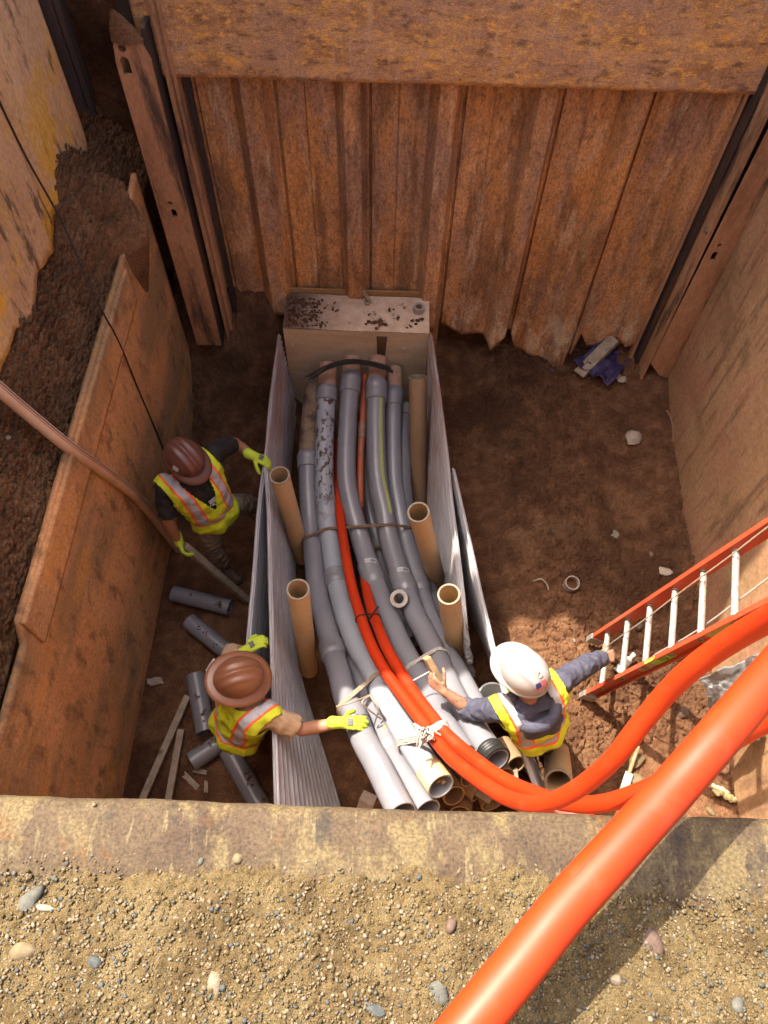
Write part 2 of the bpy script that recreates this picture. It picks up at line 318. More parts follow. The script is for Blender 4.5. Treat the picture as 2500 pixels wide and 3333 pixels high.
M['clear'] = mat('clear_plastic', [(.45,.42,.38)], rough=.2, bump=.3)
M['skin'] = mat('skin', [(.36,.17,.095),(.43,.215,.13)], 14, (1,1,1), .55, .15, 120, .001, fine=.08, spec=.4)
M['skin_tan'] = mat('tanned_skin', [(.30,.135,.07),(.36,.165,.09)], 14, (1,1,1), .5, .15, 120, .001, fine=.08, spec=.4)
M['skin_tattoo'] = mat('tattooed_skin', [(.33,.16,.095),(.40,.20,.125)], 14, (1,1,1), .55, .15, 120, .001, layers=[((.09,.06,.05), 38, (1,1,1), .54,.57,.7,('X',.66,.42))], fine=.08, spec=.4)
M['glove'] = mat('lime_glove', [(.46,.60,.035),(.56,.70,.06)], 30, (1,1,1), .85, .4, 260, .001, layers=[((.30,.38,.05), 30, (1,1,1), .6,.72,.5)], fine=.15)
M['gloveg'] = mat('grey_glove_palm', [(.10,.10,.09),(.18,.18,.17)], 30, rough=.8, bump=.3)
M['shirt_black'] = mat('black_shirt', [(.014,.012,.012),(.03,.026,.025)], 14, (1,1,1), .9, .35, 50, .006)
M['shirt_tan'] = mat('tan_shirt', [(.46,.32,.19),(.54,.38,.24)], 10, (1,1,1), .9, .5, 26, .01, fine=.1)
M['hoodie'] = mat('navy_hoodie', [(.055,.055,.085),(.085,.085,.125)], 10, (1,1,1), .92, .7, 24, .012, fine=.2)
M['khaki'] = mat('khaki_trousers', [(.27,.20,.14),(.36,.28,.20)], 8, (1,1,1), .9, .6, 20, .012, layers=[((.16,.10,.065), 6, (1,1,1), .55,.7,.5)], fine=.15)
M['navy'] = mat('dark_trousers', [(.035,.03,.03),(.06,.05,.05)], 8, (1,1,1), .9, .6, 20, .012)
M['boot'] = mat('muddy_boot', [(.10,.06,.04),(.18,.12,.08)], 12, (1,1,1), .9, .5, 40, .006)
M['hatbrown'] = mat('maroon_hat', [(.115,.04,.032),(.15,.055,.042)], 4, (1,1,1), .48, .05, 90, .001, layers=[((.25,.14,.11), 30, (1,1,1), .66,.74,.5)], fine=.06, spec=.55)
M['hatcopper'] = mat('copper_brown_hat', [(.22,.088,.043),(.29,.12,.06)], 5, (1,1,1), .42, .06, 90, .001, layers=[((.5,.3,.2), 30, (1,1,1), .67,.74,.4)], fine=.06, spec=.5)
M['hatwhite'] = matk(.29, 'white_hat', [(.74,.72,.70),(.82,.81,.80)], 4, (1,1,1), .3, .03, 90, .001, layers=[((.5,.4,.34), 8, (1,1,1), .62,.78,.35)], fine=.03, spec=.5)
M['hair'] = mat('dark_hair', [(.02,.013,.01),(.05,.032,.022)], 40, (1,1,1), .7, .8, 120, .004)
M['eyew'] = mat('eye_white', [(.7,.68,.64)], rough=.3, bump=0, fine=0)
M['flagred'] = mat('flag_red', [(.55,.03,.03)], rough=.5, bump=0, fine=0); M['flagblue'] = mat('flag_blue', [(.025,.03,.13)], rough=.5, bump=0, fine=0)
def vest_mat():
    m = bpy.data.materials.new('hi_vis_vest'); m.use_nodes = True; nt = m.node_tree; N = nt.nodes; L = nt.links; b = N['Principled BSDF']
    tc = N.new('ShaderNodeTexCoord'); sp = N.new('ShaderNodeSeparateXYZ'); L.new(tc.outputs['Object'], sp.inputs[0])
    def mth(op, a, c=None):
        x = N.new('ShaderNodeMath'); x.operation = op
        for i,v in enumerate((a,c)):
            if v is None: continue
            if np.isscalar(v): x.inputs[i].default_value = v
            else: L.new(v, x.inputs[i])
        return x.outputs[0]
    nz = N.new('ShaderNodeTexNoise'); nz.inputs['Scale'].default_value = 6; L.new(tc.outputs['Object'], nz.inputs[0])
    wob = mth('MULTIPLY', mth('SUBTRACT', nz.outputs[0], .5), .025)
    dv = mth('ADD', mth('ABSOLUTE', mth('SUBTRACT', mth('ABSOLUTE', sp.outputs[0]), .118)), wob)
    dh = mth('ADD', mth('ABSOLUTE', mth('SUBTRACT', sp.outputs[2], .10)), wob)
    up = mth('GREATER_THAN', sp.outputs[2], .10)
    band = lambda d, w: mth('LESS_THAN', d, w)
    sil = mth('MAXIMUM', mth('MULTIPLY', band(dv,.026), up), band(dh,.022))
    ora = mth('MAXIMUM', mth('MULTIPLY', band(dv,.040), up), band(dh,.034))
    n2 = N.new('ShaderNodeTexNoise'); n2.inputs['Scale'].default_value = 9; n2.inputs['Detail'].default_value = 6; L.new(tc.outputs['Object'], n2.inputs[0])
    r = N.new('ShaderNodeValToRGB'); r.color_ramp.elements[0].position = .35; r.color_ramp.elements[0].color = (.32,.37,.010,1); r.color_ramp.elements[1].position = .6; r.color_ramp.elements[1].color = (.46,.54,.012,1); L.new(n2.outputs[0], r.inputs[0])
    def mix(f,a,c):
        x = N.new('ShaderNodeMix'); x.data_type = 'RGBA'; L.new(f, x.inputs[0])
        for k,v in ((6,a),(7,c)):
            if isinstance(v, tuple): x.inputs[k].default_value = (*v,1)
            else: L.new(v, x.inputs[k])
        return x.outputs[2]
    c = mix(ora, r.outputs[0], (.62,.085,.015)); c = mix(sil, c, (.27,.27,.285))
    L.new(c, b.inputs['Base Color']); b.inputs['Roughness'].default_value = .75
    nb = N.new('ShaderNodeTexNoise'); nb.inputs['Scale'].default_value = 16; nb.inputs['Detail'].default_value = 5; L.new(tc.outputs['Object'], nb.inputs[0])
    bp = N.new('ShaderNodeBump'); bp.inputs['Strength'].default_value = .55; bp.inputs['Distance'].default_value = .012; L.new(nb.outputs[0], bp.inputs['Height']); L.new(bp.outputs[0], b.inputs['Normal'])
    return m
M['vest'] = vest_mat()
# ================================================================== the pit: ground, soil, walls
XL, XR, YF, ZR = -1.80, 2.42, 4.82, 4.08      # left panel, right panel, far piles, rim level
def floor_z(x, y):
    x = np.asarray(x,float); y = np.asarray(y,float)
    z = .30/(1+np.exp(-(x-.98)/.09))                                        # right side stands higher than the trench
    z = z + 1.16*np.exp(-((y-5.02)/.62)**2)*(1/(1+np.exp((x+.86)/.06)))     # heap in the far left corner
    z = z + .30*np.exp(-((y-4.95)/.40)**2)*np.exp(-((x-.45)/.4)**2)
    z = z + .16*np.exp(-((y-4.8)/.45)**2)*np.exp(-((x-2.3)/.45)**2)
    z = z + .10*np.exp(-((x-2.45)/.22)**2)*(.5+vnoise(y*1.3, x*0+4))
    right = 1/(1+np.exp(-(x-.9)/.1)); heap = 1/(1+np.exp((x+.86)/.06))*np.exp(-((y-4.9)/.8)**2)
    lump = .35+.65*np.clip(right+heap,0,1)
    z = z + lump*(.16*fbm(x*1.3+7,y*1.3,4,3) + .04*fbm(x*9,y*9,3,5))
    patch = np.clip(vnoise(x*1.5+3,y*1.5,9)*2.2-.45,0,1)
    wx = x+.03*fbm(x*12,y*12,2,77); wy = y+.03*fbm(x*12+9,y*12,2,78); patch = .35+.65*patch
    for f,a,s in ((9,.020,21),(22,.019,31),(46,.010,41)):
        a1,b1,h = cells2(wx*f,wy*f,s); z = z + lump*patch*a*((h-.4)*.9 + .5*np.clip(.6-a1,0,1) - 1.1*np.exp(-(b1-a1)/.10))
    return z
def zf(x,y): return float(floor_z(np.array([x]),np.array([y]))[0])
xs = np.arange(-1.86, 2.62, .0075); ys = np.arange(.16, 5.12, .0075)
GX, GY = np.meshgrid(xs, ys, indexing='ij')
FZ = floor_z(GX,GY); tag(fast_grid('pit_floor', np.stack([GX,GY,FZ],-1), M['soil']), kind='structure')
def on(px,py,dz=0):                       # the place on the pit floor that a pixel shows
    z = .3
    for _ in range(6): p = Z(px,py,z); z = zf(p[0],p[1])
    p[2] = z+dz; return p
# clods lying loose on the floor
rg = np.random.default_rng(3); n = 9000
x = np.where(rg.random(n)<.74, rg.uniform(.9,2.5,n), rg.uniform(-1.78,-.9,n)); y = rg.uniform(.3,4.85,n)
keep = (vnoise(x*1.5+3,y*1.5,9) > .30+.3*rg.random(n)) & ~((x<0)&(y<3.7)&(rg.random(n)<.8)); x, y = x[keep], y[keep]
r = rg.uniform(.004,.010,len(x))*(1+1.5*(rg.random(len(x))<.06)); z = floor_z(x,y)
tag(rocks('loose_clods', np.stack([x,y,z+r*.25],-1), r, 'soil', seed=5), 'crumbled red brown soil clods strewn over the pit floor', 'soil', kind='stuff')

# ground round the pit, one sheet with the hole in it, out to the horizon
mb = MB(); R = 400; hx0,hx1,hy0,hy1 = -2.6,2.75,.12,5.35; zg = ZR-.05
o = [(-R,-R,zg),(R,-R,zg),(R,R,zg),(-R,R,zg)]; h = [(hx0,hy0,zg),(hx1,hy0,zg),(hx1,hy1,zg),(hx0,hy1,zg)]
mb.add(o+h, [(0,1,5,4),(1,2,6,5),(2,3,7,6),(3,0,4,7)]); tag(mb.obj('ground', M['gravel'], smooth=False), kind='structure')
# soil faces behind the steel (seen through the gaps)
mb = MB(); u = np.linspace(-2.7,2.9,120); w = np.linspace(-.2,ZR-.06,90); GU,GW = np.meshgrid(u,w,indexing='ij')
mb.grid(np.stack([GU, 5.08+.10*fbm(GU*3,GW*3,4,2), GW],-1)); tag(mb.obj('soil_face_far', M['soil'], smooth=180), kind='structure')
mb = MB(); u = np.linspace(.1,5.2,60); GU,GW = np.meshgrid(u,w,indexing='ij')
mb.grid(np.stack([2.66+.06*fbm(GU*3,GW*3,4,8), GU, GW],-1)); tag(mb.obj('soil_face_right', M['soil'], smooth=180), kind='structure')
# the soil bank between the lower and the upper panel on the left
ny, ns = 760, 300
yy = np.linspace(.1, 5.15, ny); ss = np.linspace(0,1,ns); GU, GS = np.meshgrid(yy, ss, indexing='ij')
prof_s = [0,.12,.5,.75,1]; prof_x = [-1.93,-1.835,-2.16,-2.30,-2.36]; prof_z = [1.5,2.02,2.52,3.0,4.02]
bxp = np.interp(GS,prof_s,prof_x); bzp = np.interp(GS,prof_s,prof_z)
bulge = np.exp(-((GU-4.15)/.33)**2)
bzp = bzp + bulge*.30*np.clip(GS*6,0,1)*np.clip(1.6-GS*1.6,0,1); bxp = bxp + bulge*.10*np.clip(1-GS,0,1)
bzp = bzp + (-.12*np.exp(-((GU-1.0)/.6)**2))*np.clip(1-GS,0,1)
nz = .16*fbm(GU*2.2,GS*5,4,6)+.06*fbm(GU*10,GS*24,4,7)
for f,a_,s_ in ((9,.045,51),(20,.040,52),(44,.020,53)):
    wv = GU+.04*fbm(GU*9,GS*20,2,61); a1,b1,hh = cells2(wv*f,GS*f*2.5+fbm(GU*6,GS*14,2,62),s_); nz = nz + a_*((hh-.4)*.8+.4*np.clip(.6-a1,0,1)-.9*np.exp(-(b1-a1)/.12))*(.4+.6*vnoise(GU*2,GS*5,3))
spill = np.exp(-((GU-4.06)/.13)**2)*np.clip(1-np.abs(GS-.14)*6,0,1); bxp = bxp+spill*.13; bzp = bzp-spill*.10
edge = np.clip((GS-.05)*7,0,1)
BK = np.stack([bxp+nz*.6*edge, GU, bzp+nz*.8*edge],-1); tag(fast_grid('soil_bank', BK, M['bank']), kind='structure')
rgb = np.random.default_rng(17); ii = rgb.integers(60,700,1500); jj = rgb.integers(40,210,1500)
tag(rocks('bank_grit', BK[ii[:1100],jj[:1100]], rgb.uniform(.004,.013,1100), 'soil', seed=3), 'loose crumbs of soil resting on the left soil bank', 'soil', kind='stuff')
tag(rocks('bank_pebbles', BK[ii[1100:1260],jj[1100:1260]], rgb.uniform(.002,.008,160), 'stone_pale', seed=4), 'pale grit specks showing in the left soil bank', 'gravel', kind='stuff')

# ---- stones of the bank
def rock(c, r, m, label, sq=(1,.8,.6), seed=0, name='stone', cat='stone', sub=2, rough=.13):
    mb = MB(); mb.blob(c, r, sub, rough, sq, seed); return tag(mb.obj(name, M[m], smooth=60, flip=False), label, cat)
for i,(px,py,x,r,m,lab) in enumerate([(368,500,-2.10,.035,'stone_grey','flat grey pebble embedded high in the soil bank beside the rail post'),
    (30,1705,-1.98,.075,'stone_blue','large grey cobble sunk into the soil bank below the tan hose'),
    (25,1425,-2.0,.02,'stone_white','small white pebble in the soil bank just below the hose at the left border'),
    (405,690,-1.93,.055,'stone_purple','reddish clod jutting from the soil bank just above the panel notch'),
    (280,690,-2.05,.045,'stone_tan','tan clod on the soil bank under the ragged yellow panel edge')]):
    rock(X(px,py,x), r, m, lab, seed=90+i)

# ---- sheet piles of the far wall
edges_px = [520, 893, 1206, 1520, 1847, 2147, 2465]
ex = [Y(p,262,YF)[0] for p in edges_px]
contour_px = [(700,985),(960,1000),(1380,1040),(1438,1055),(1498,1092),(1566,1085),(1596,1112),(1654,1058),(1676,1138),(1740,1165),(1811,1188),(1855,1171),(1893,1090),(1914,1138),(1980,1111),(2061,1098),(2104,1063),(2180,1060)]
ct = np.array([Y(a,b,YF-.02) for a,b in contour_px]); ctx, ctz = ct[:,0], ct[:,2]
order = np.argsort(ctx); ctx, ctz = ctx[order], ctz[order]
PROF = [(0,.03),(.012,.03),(.02,.0),(.30,.0),(.32,-.014),(.61,-.014),(.625,-.016),(.72,-.12),(.73,-.125),(.895,-.125),(.905,-.12),(.965,.0),(.985,.0),(.992,.03),(1,.03)]
piles_lab = ['leftmost rusty sheet pile beside the slotted left post','orange streaked sheet pile second from the left behind the soil heap','sheet pile with pale worn rib directly behind the concrete bulkhead left half','sheet pile behind the right end of the concrete bulkhead','whitened sheet pile just right of the bulkhead with ragged foot','sheet pile with long tapering foot in the right half of the far wall','rightmost sheet pile next to the dark gap by the right post']
xw = [(ex[i],ex[i+1]) for i in range(6)]
NZR = 46
for i,(a,b) in enumerate(xw):
    t = np.unique(np.concatenate([np.linspace(0,1,44), [p[0] for p in PROF]]))
    px_ = a+(b-a)*t; py_ = YF + np.interp(t,[p[0] for p in PROF],[p[1] for p in PROF])
    zb = np.interp(px_, ctx, ctz) + .025*fbm(px_*14,px_*0+i,3,5)
    top = 7.5 if i < 4 else 7.2  # unseen tops raised well above ground to throw shade into the pit
    rows = []
    for q in np.linspace(0,1,NZR)**1.3:
        z = zb+(top-zb)*q; rows.append(np.stack([px_+.006*fbm(z*1.2,px_*2,2,i), py_+.005*fbm(z*.9+i,px_*3,3,i+4), z],-1))
    mb = MB(); mb.grid(np.array(rows))
    ob = mb.obj('sheet_pile', M['pile'], smooth=12); 
    md = ob.modifiers.new('thick','SOLIDIFY'); md.thickness = .018; md.offset = 1
    tag(ob, piles_lab[i if i < 4 else i], 'sheet pile', 'sheet piles of the far wall')
mb = MB(); gx = np.linspace(-3.0,-1.45,30); rows = [np.stack([gx,5.0+.05*np.sin(gx*14),np.full(30,z)],-1) for z in (4.25,5.5,7.3)]; mb.grid(np.array(rows)); ob = mb.obj('sheet_pile', M['pile'], smooth=30)  # added out of view, closes the corner against leaking sun
md = ob.modifiers.new('thick','SOLIDIFY'); md.thickness = .012; tag(ob, 'unseen sun blocking sheet pile added above ground behind the dark post', 'sheet pile', 'sheet piles of the far wall')
# ---- upper steel panel across the far wall
sp = empty('steel_panel'); tag(sp, 'rusty orange steel panel with horizontal seams spanning the top of the far wall', 'steel panel')
xa, xb = Y(492,232,4.70)[0], 2.62; z0 = 2.905
seams = [(2.905,2.995),(2.995,3.135),(3.135,3.28),(3.28,3.45),(3.45,3.9),(3.9,4.6)]
gx = np.linspace(xa,xb,140); gz_ = np.linspace(2.905,4.6,60); A,B = np.meshgrid(gx,gz_,indexing='ij')
mb = MB(); mb.grid(np.stack([A,4.67+.006*fbm(A*1.6,B*3,3,2),B+.008*fbm(A*3,A*0,2,1)*(B<2.91)],-1)); st = mb.obj('panel_face', M['plate'], sp, smooth=60)
md = st.modifiers.new('thick','SOLIDIFY'); md.thickness = .05; md.offset = -1
for k,zs in enumerate([2.995,3.135,3.28,3.45]):
    xsb = np.linspace(xa,xb,80); mb = MB(); mb.tube(np.stack([xsb,np.full(80,4.667)+.006*fbm(xsb*1.6,xsb*0+zs*3,3,2),zs+.002*fbm(xsb*9,xsb*0,2,k)],-1), .0042, 6); mb.obj('weld_seam', M['plate'], sp)
mb = MB(); mb.box(((xa+xb)/2,4.78,3.75),((xb-xa)/2,.05,.84)); mb.obj('panel_core', M['plate'], sp)

# ---- rail posts
def plate_poly(outer, holes, y, th, mt, name, parent):      # outline in x,z facing the camera, holes really cut
    bm = bmesh.new(); es = []
    for loop in [outer]+holes:
        vs = [bm.verts.new((p[0],y,p[1])) for p in loop]
        es += [bm.edges.new((vs[i],vs[(i+1)%len(vs)])) for i in range(len(vs))]
    r = bmesh.ops.triangle_fill(bm, edges=es, use_beauty=True)
    fs = [g for g in r['geom'] if isinstance(g, bmesh.types.BMFace)]
    e = bmesh.ops.extrude_face_region(bm, geom=fs); bmesh.ops.translate(bm, vec=(0,th,0), verts=[g for g in e['geom'] if isinstance(g,bmesh.types.BMVert)])
    bmesh.ops.recalc_face_normals(bm, faces=bm.faces)
    me = bpy.data.meshes.new(name); bm.to_mesh(me); bm.free(); me.materials.append(mt); return link(name, me, parent)
def ell(cx, cz, rx, rz, n=14): return [(cx+rx*math.cos(t*2*math.pi/n), cz+rz*math.sin(t*2*math.pi/n)) for t in range(n)]
def slot(cx, cz, rx, hz): return [(cx+rx*math.cos(t), cz+hz+rx*math.sin(t)) for t in np.linspace(0,math.pi,8)]+[(cx-rx,cz-hz),(cx+rx,cz-hz)]
pl = empty('rail_post'); tag(pl, 'muddy rail post with slotted holes and a pointed mud cap in the left far corner', 'rail post')
pc = lambda px,py,y=4.45: (Y(px,py,y)[0], Y(px,py,y)[2])
xl, xr = -1.665, -1.455
outer = [(xl,.7),(xr,.7),(xr,3.09),(xr-.03,3.18),(xl+.10,3.23),(xl+.02,3.19),(xl,3.08)]
holes = []
h1 = pc(397,158); h2 = pc(412,222); h3 = pc(553,662); h4 = pc(568,698)
holes += [ell(h1[0],h1[1],.024,.022), slot(h2[0],h2[1],.027,.038), ell(h3[0],h3[1],.018,.016), slot(h4[0],h4[1],.019,.024)]
plate_poly(outer, holes, 4.45, .022, M['post'], 'face_plate', pl)
mb = MB(); mb.box((xl+.012,4.59,1.95),(.011,.115,1.2)); mb.obj('flange', M['post'], pl, False)
mb = MB(); mb.box((xr-.012,4.59,1.95),(.011,.115,1.3)); mb.obj('flange', M['darksteel'], pl, False)
mb = MB(); mb.box((-1.56,4.72,2.5),(.10,.01,1.8)); mb.obj('back_plate', M['darksteel'], pl, False)
tip = Y(330,45,4.47); mc = MB(); tt = np.linspace(0,1,26); aa = np.linspace(0,2*math.pi,22,endpoint=False); TT,AA = np.meshgrid(tt,aa,indexing='ij')
ww = .098*(1-TT)**.8+.006; nn = 1+.5*fbm(AA*2.2+np.cos(AA),TT*7,4,3)
mc.grid(np.stack([xl+.105-.05*TT+ww*np.cos(AA)*nn, 4.475+.55*ww*np.sin(AA)*nn, 3.185+TT*(tip[2]-3.165)+.02*fbm(AA*3,TT*4,3,6)],-1), wrap=True)
mc.obj('mud_cap', M['bank'], pl, 180, False)
mb = MB(); mb.box((-1.415,4.60,2.3),(.012,.03,1.9)); mb.box((-1.385,4.66,2.2),(.012,.05,1.9)); o = mb.obj('side_rail', M['post'], pl, False)
mb = MB(); mb.box((-1.34,4.72,1.6),(.016,.03,1.3)); mb.obj('side_rail', M['darksteel'], pl, False)
p2 = empty('rail_post'); tag(p2, 'dark blue black steel post in the left corner behind the yellow panel', 'rail post')
mb = MB(); mb.box((-2.06,4.74,3.6),(.05,.10,.95)); mb.obj('web', M['darksteel'], p2, False)
mb = MB(); mb.box((-1.985,4.66,3.6),(.018,.02,.98)); mb.obj('flange', M['darksteel'], p2, False)
mb = MB(); mb.box((-2.115,4.63,3.6),(.012,.03,.98)); mb.obj('flange', M['darksteel'], p2, False)
pr = empty('rail_post'); tag(pr, 'rusty steel rail post with slotted holes in the right far corner', 'rail post')
yp = 4.42; q = lambda px,py: (Y(px,py,yp)[0],Y(px,py,yp)[2])
def ext(pa, pb, z): t = (z-pa[1])/(pb[1]-pa[1]); return (pa[0]+(pb[0]-pa[0])*t, z)
outer = [q(2120,1186),q(2146,1222),q(2176,1232),ext(q(2176,1232),q(2500,640),4.4),ext(q(2120,1186),q(2500,430),4.4)]
holes = []
for (a,b,kind) in ((2342,800,0),(2322,838,1)):
    c = q(a,b); holes.append(ell(c[0],c[1],.016,.018) if not kind else slot(c[0],c[1],.02,.03))
plate_poly(outer, holes, yp, .022, M['post'], 'face_plate', pr)
xq = q(2120,1185)[0]
mb = MB(); mb.box((xq-.012,4.56,2.4),(.01,.12,2.1)); mb.obj('flange', M['post'], pr, False)
mb = MB(); mb.box((xq-.05,4.64,2.4),(.012,.05,2.0)); mb.obj('side_rail', M['darksteel'], pr, False)
mb = MB(); mb.box((xq-.085,4.70,2.4),(.012,.04,2.0)); mb.obj('side_rail', M['post'], pr, False)
mb = MB(); mb.box((xq+.08,4.62,2.4),(.07,.012,2.0)); mb.obj('back_plate', M['darksteel'], pr, False)
rock(Y(2310,745,4.52), .055, 'stone_pale', 'pale rock wedged against the right rail post', seed=7)

# ---- left lower panel: sheet with a proud strip along its top
def panel(yv, zlo, zhi, x_of, n=(120,50), seed=0):          # zlo, zhi: arrays over yv
    t = np.linspace(0,1,n[1]); P = []
    for i,y in enumerate(yv):
        z = zlo[i]+(zhi[i]-zlo[i])*t; P.append(np.stack([x_of(y,z), np.full_like(z,y), z],-1))
    mb = MB(); mb.grid(np.array(P)); return mb
lp = empty('steel_panel'); tag(lp, 'clay coated steel panel lining the left side of the trench', 'steel panel')
yv = np.linspace(.24,4.52,260)
zt = np.interp(yv,[.24,1.25,1.33,3.84,3.98,4.15,4.30,4.52],[1.95,1.96,2.08,2.13,2.14,2.20,2.27,2.30]) + .010*fbm(yv*7,yv*0,3,4)
zlo = np.full_like(yv,-.25)
mb = panel(yv, zlo, zt, lambda y,z: XL+.010*fbm(y*1.2+0*z,z*1.2,3,2)+.004*fbm(y*6+0*z,z*6,3,3), (260,60))
o = mb.obj('panel_face', M['claysteel'], lp, 60); md = o.modifiers.new('t','SOLIDIFY'); md.thickness = .03; md.offset = -1
yv2 = np.linspace(1.32,3.8,150); z2 = np.interp(yv2,[1.32,3.8],[2.075,2.10])
mb = panel(yv2, z2-.27, z2+.012*fbm(yv2*8,yv2*0,3,4), lambda y,z: XL+.024+.006*fbm(y*3+0*z,z*3,3,5), (150,14))
o = mb.obj('edge_strip', M['claysteel'], lp, 60); md = o.modifiers.new('t','SOLIDIFY'); md.thickness = .03; md.offset = -1
for off in (.27,.235,.10):
    mb = MB(); pts = np.stack([np.full(90,XL+.026), np.linspace(1.34,3.78,90), np.interp(np.linspace(0,1,90),[0,1],[2.075-off,2.10-off])],-1); mb.tube(pts,.006,6); mb.obj('weld_seam', M['claysteel'], lp)
# ---- left upper panel, worn yellow, ragged lower edge
up = empty('steel_panel'); tag(up, 'worn yellow steel panel with ragged lower edge at the upper left', 'steel panel')
yv = np.linspace(-.4,4.62,300)
zb = np.interp(yv,[-.4,2.2,2.6,2.9,3.1,3.35,3.6,3.8,4.0,4.2,4.4,4.55,4.62],[2.5,2.48,2.44,2.46,2.34,2.46,2.38,2.50,2.42,2.56,2.40,2.34,2.45]) + .05*fbm(yv*5,yv*0,4,9)+.02*fbm(yv*22,yv*0,2,3)
mb = panel(yv, zb, np.interp(yv,[-.4,3.05,3.45,4.62],[5.0,5.05,6.2,7.4]), lambda y,z: -2.115+.014*fbm(y*1.4+0*z,z*1.4,3,6)+.02*np.clip((2.62-z)*4,0,1)*fbm(y*8+0*z,z*8,3,6), (300,60))  # unseen upper edge stepped up at the far end to cast shade
o = mb.obj('panel_face', M['yellow_steel'], up, 60); md = o.modifiers.new('t','SOLIDIFY'); md.thickness = .04; md.offset = -1
mb = MB(); mb.tube([X(30,330,-2.11),X(90,215,-2.11),X(165,60,-2.11)],.008,6); mb.obj('weld_seam', M['yellow_steel'], up)
mb = MB(); mb.tube([X(30,330,-2.11),X(75,480,-2.11)],.008,6); mb.obj('weld_seam', M['yellow_steel'], up)
mb = MB(); mb.box((-2.10,4.56,3.75),(.008,.05,1.2)); mb.obj('edge_strip', M['yellow_steel'], up, False)
# ---- right panel
rp = empty('steel_panel'); tag(rp, 'tall clay coated steel panel lining the right side behind the ladder', 'steel panel')
xr_of = lambda y: 2.385+.10*(y-.8)/3.8
yv = np.linspace(.24,4.50,220); zlo = .18+.16*fbm(yv*1.5,yv*0,3,8)+.05*fbm(yv*6,yv*0,2,4)
mb = panel(yv, zlo, np.full_like(yv,4.35), lambda y,z: xr_of(y)+.022*fbm(y*1.1+0*z,z*.8,3,3)+.006*fbm(y*7+0*z,z*3,3,3), (220,80))
o = mb.obj('panel_face', M['claysteel_pale'], rp, 60); md = o.modifiers.new('t','SOLIDIFY'); md.thickness = .03; md.offset = 1
# ---- near panel: its rusty top is the rim at the bottom of the picture
npn = empty('steel_panel'); tag(npn, 'rusty mud smeared steel panel edge forming the near rim in front of the camera', 'steel panel')
u = np.linspace(-2.3,2.6,560); prof = [(.02,-.022),(.10,-.004),(.16,.003),(.195,.0),(.212,-.008),(.220,-.022),(.222,-.05),(.218,-.12)]
P = np.array([[(x, yv_+.007*float(0), ZR+zz) for (yv_,zz) in prof] for x in u])
P[:,:,1] += (.007*fbm(u*6,u*0,4,3)+.004*fbm(u*22,u*0,3,5))[:,None]; GA = np.repeat(u[:,None],len(prof),1)
P[:,:,2] += .006*fbm(GA*12,P[:,:,1]*30,4,7)
mb = MB(); mb.grid(P); mb.obj('top_edge', M['rim'], npn, 60)
mb = MB(); mb.box((.15,.185,1.92),(2.45,.03,2.1)); mb.obj('panel_face', M['claysteel'], npn, False)
# ---- gravel in front of the rim
def gz(x,y): return ZR-.012+.045*np.clip((.125-y)/.20,-.5,1.4)+.040*fbm(x*5,y*5,4,2)+.022*fbm(x*16,y*16,4,3)
gx = np.arange(-.95,.98,.0034); gy = np.arange(-.26,.20,.0034); A,B = np.meshgrid(gx,gy,indexing='ij')
zz = gz(A,B)
zz = zz + .010*fbm(A*60,B*60,4,71)+.006*fbm(A*170,B*170,2,72)
for f,a,s in ((85,.006,61),(190,.004,62)):
    d,h = cells(A*f+3*fbm(A*20,B*20,2,5),B*f,s); zz = zz + a*np.clip(.6-d,0,1)*np.clip(h*2-.9,0,1)*2
tag(fast_grid('gravel_verge', np.stack([A,B,zz],-1), M['gravel']), kind='structure')
rg = np.random.default_rng(11)
def scatter(name, m, n, rlo, rhi, lab, smear=.16, seed=0):
    x = rg.uniform(-.92,.95,n); y = rg.uniform(-.25,smear,n); k = (y < .085+.05*(vnoise(x*9,y*0,4)-.5)) | (rg.random(n) < .26*np.clip((.215-y)/.09,0,1)); x, y = x[k], y[k]
    r = rlo+(rhi-rlo)*rg.random(len(x))**3.2; z = np.maximum(gz(x,y)+.002, np.where(y>.03, ZR-.003, -9))
    tag(rocks(name, np.stack([x,y,z+r*.2],-1), r, m, seed=seed), lab, 'gravel', kind='stuff')
scatter('tan_grit','stone_tan',19000,.0007,.0048,'tan grit scattered over the near gravel verge',.21,1)
scatter('sand_grit','gravel',15000,.0008,.0055,'brown sandy lumps scattered over the near gravel verge',.19,2)
scatter('grey_grit','stone_grey',6500,.0007,.0050,'dark grey grit scattered over the near gravel verge',.20,3)
scatter('pale_grit','stone_pale',6000,.0007,.0055,'pale pinkish grit scattered over the near gravel verge',.21,4)
scatter('white_grit','stone_white',2400,.0006,.0034,'white grit scattered over the near gravel verge',.215,5)
scatter('blue_grit','stone_blue',1500,.0009,.006,'blue grey chips scattered over the near gravel verge',.18,6)
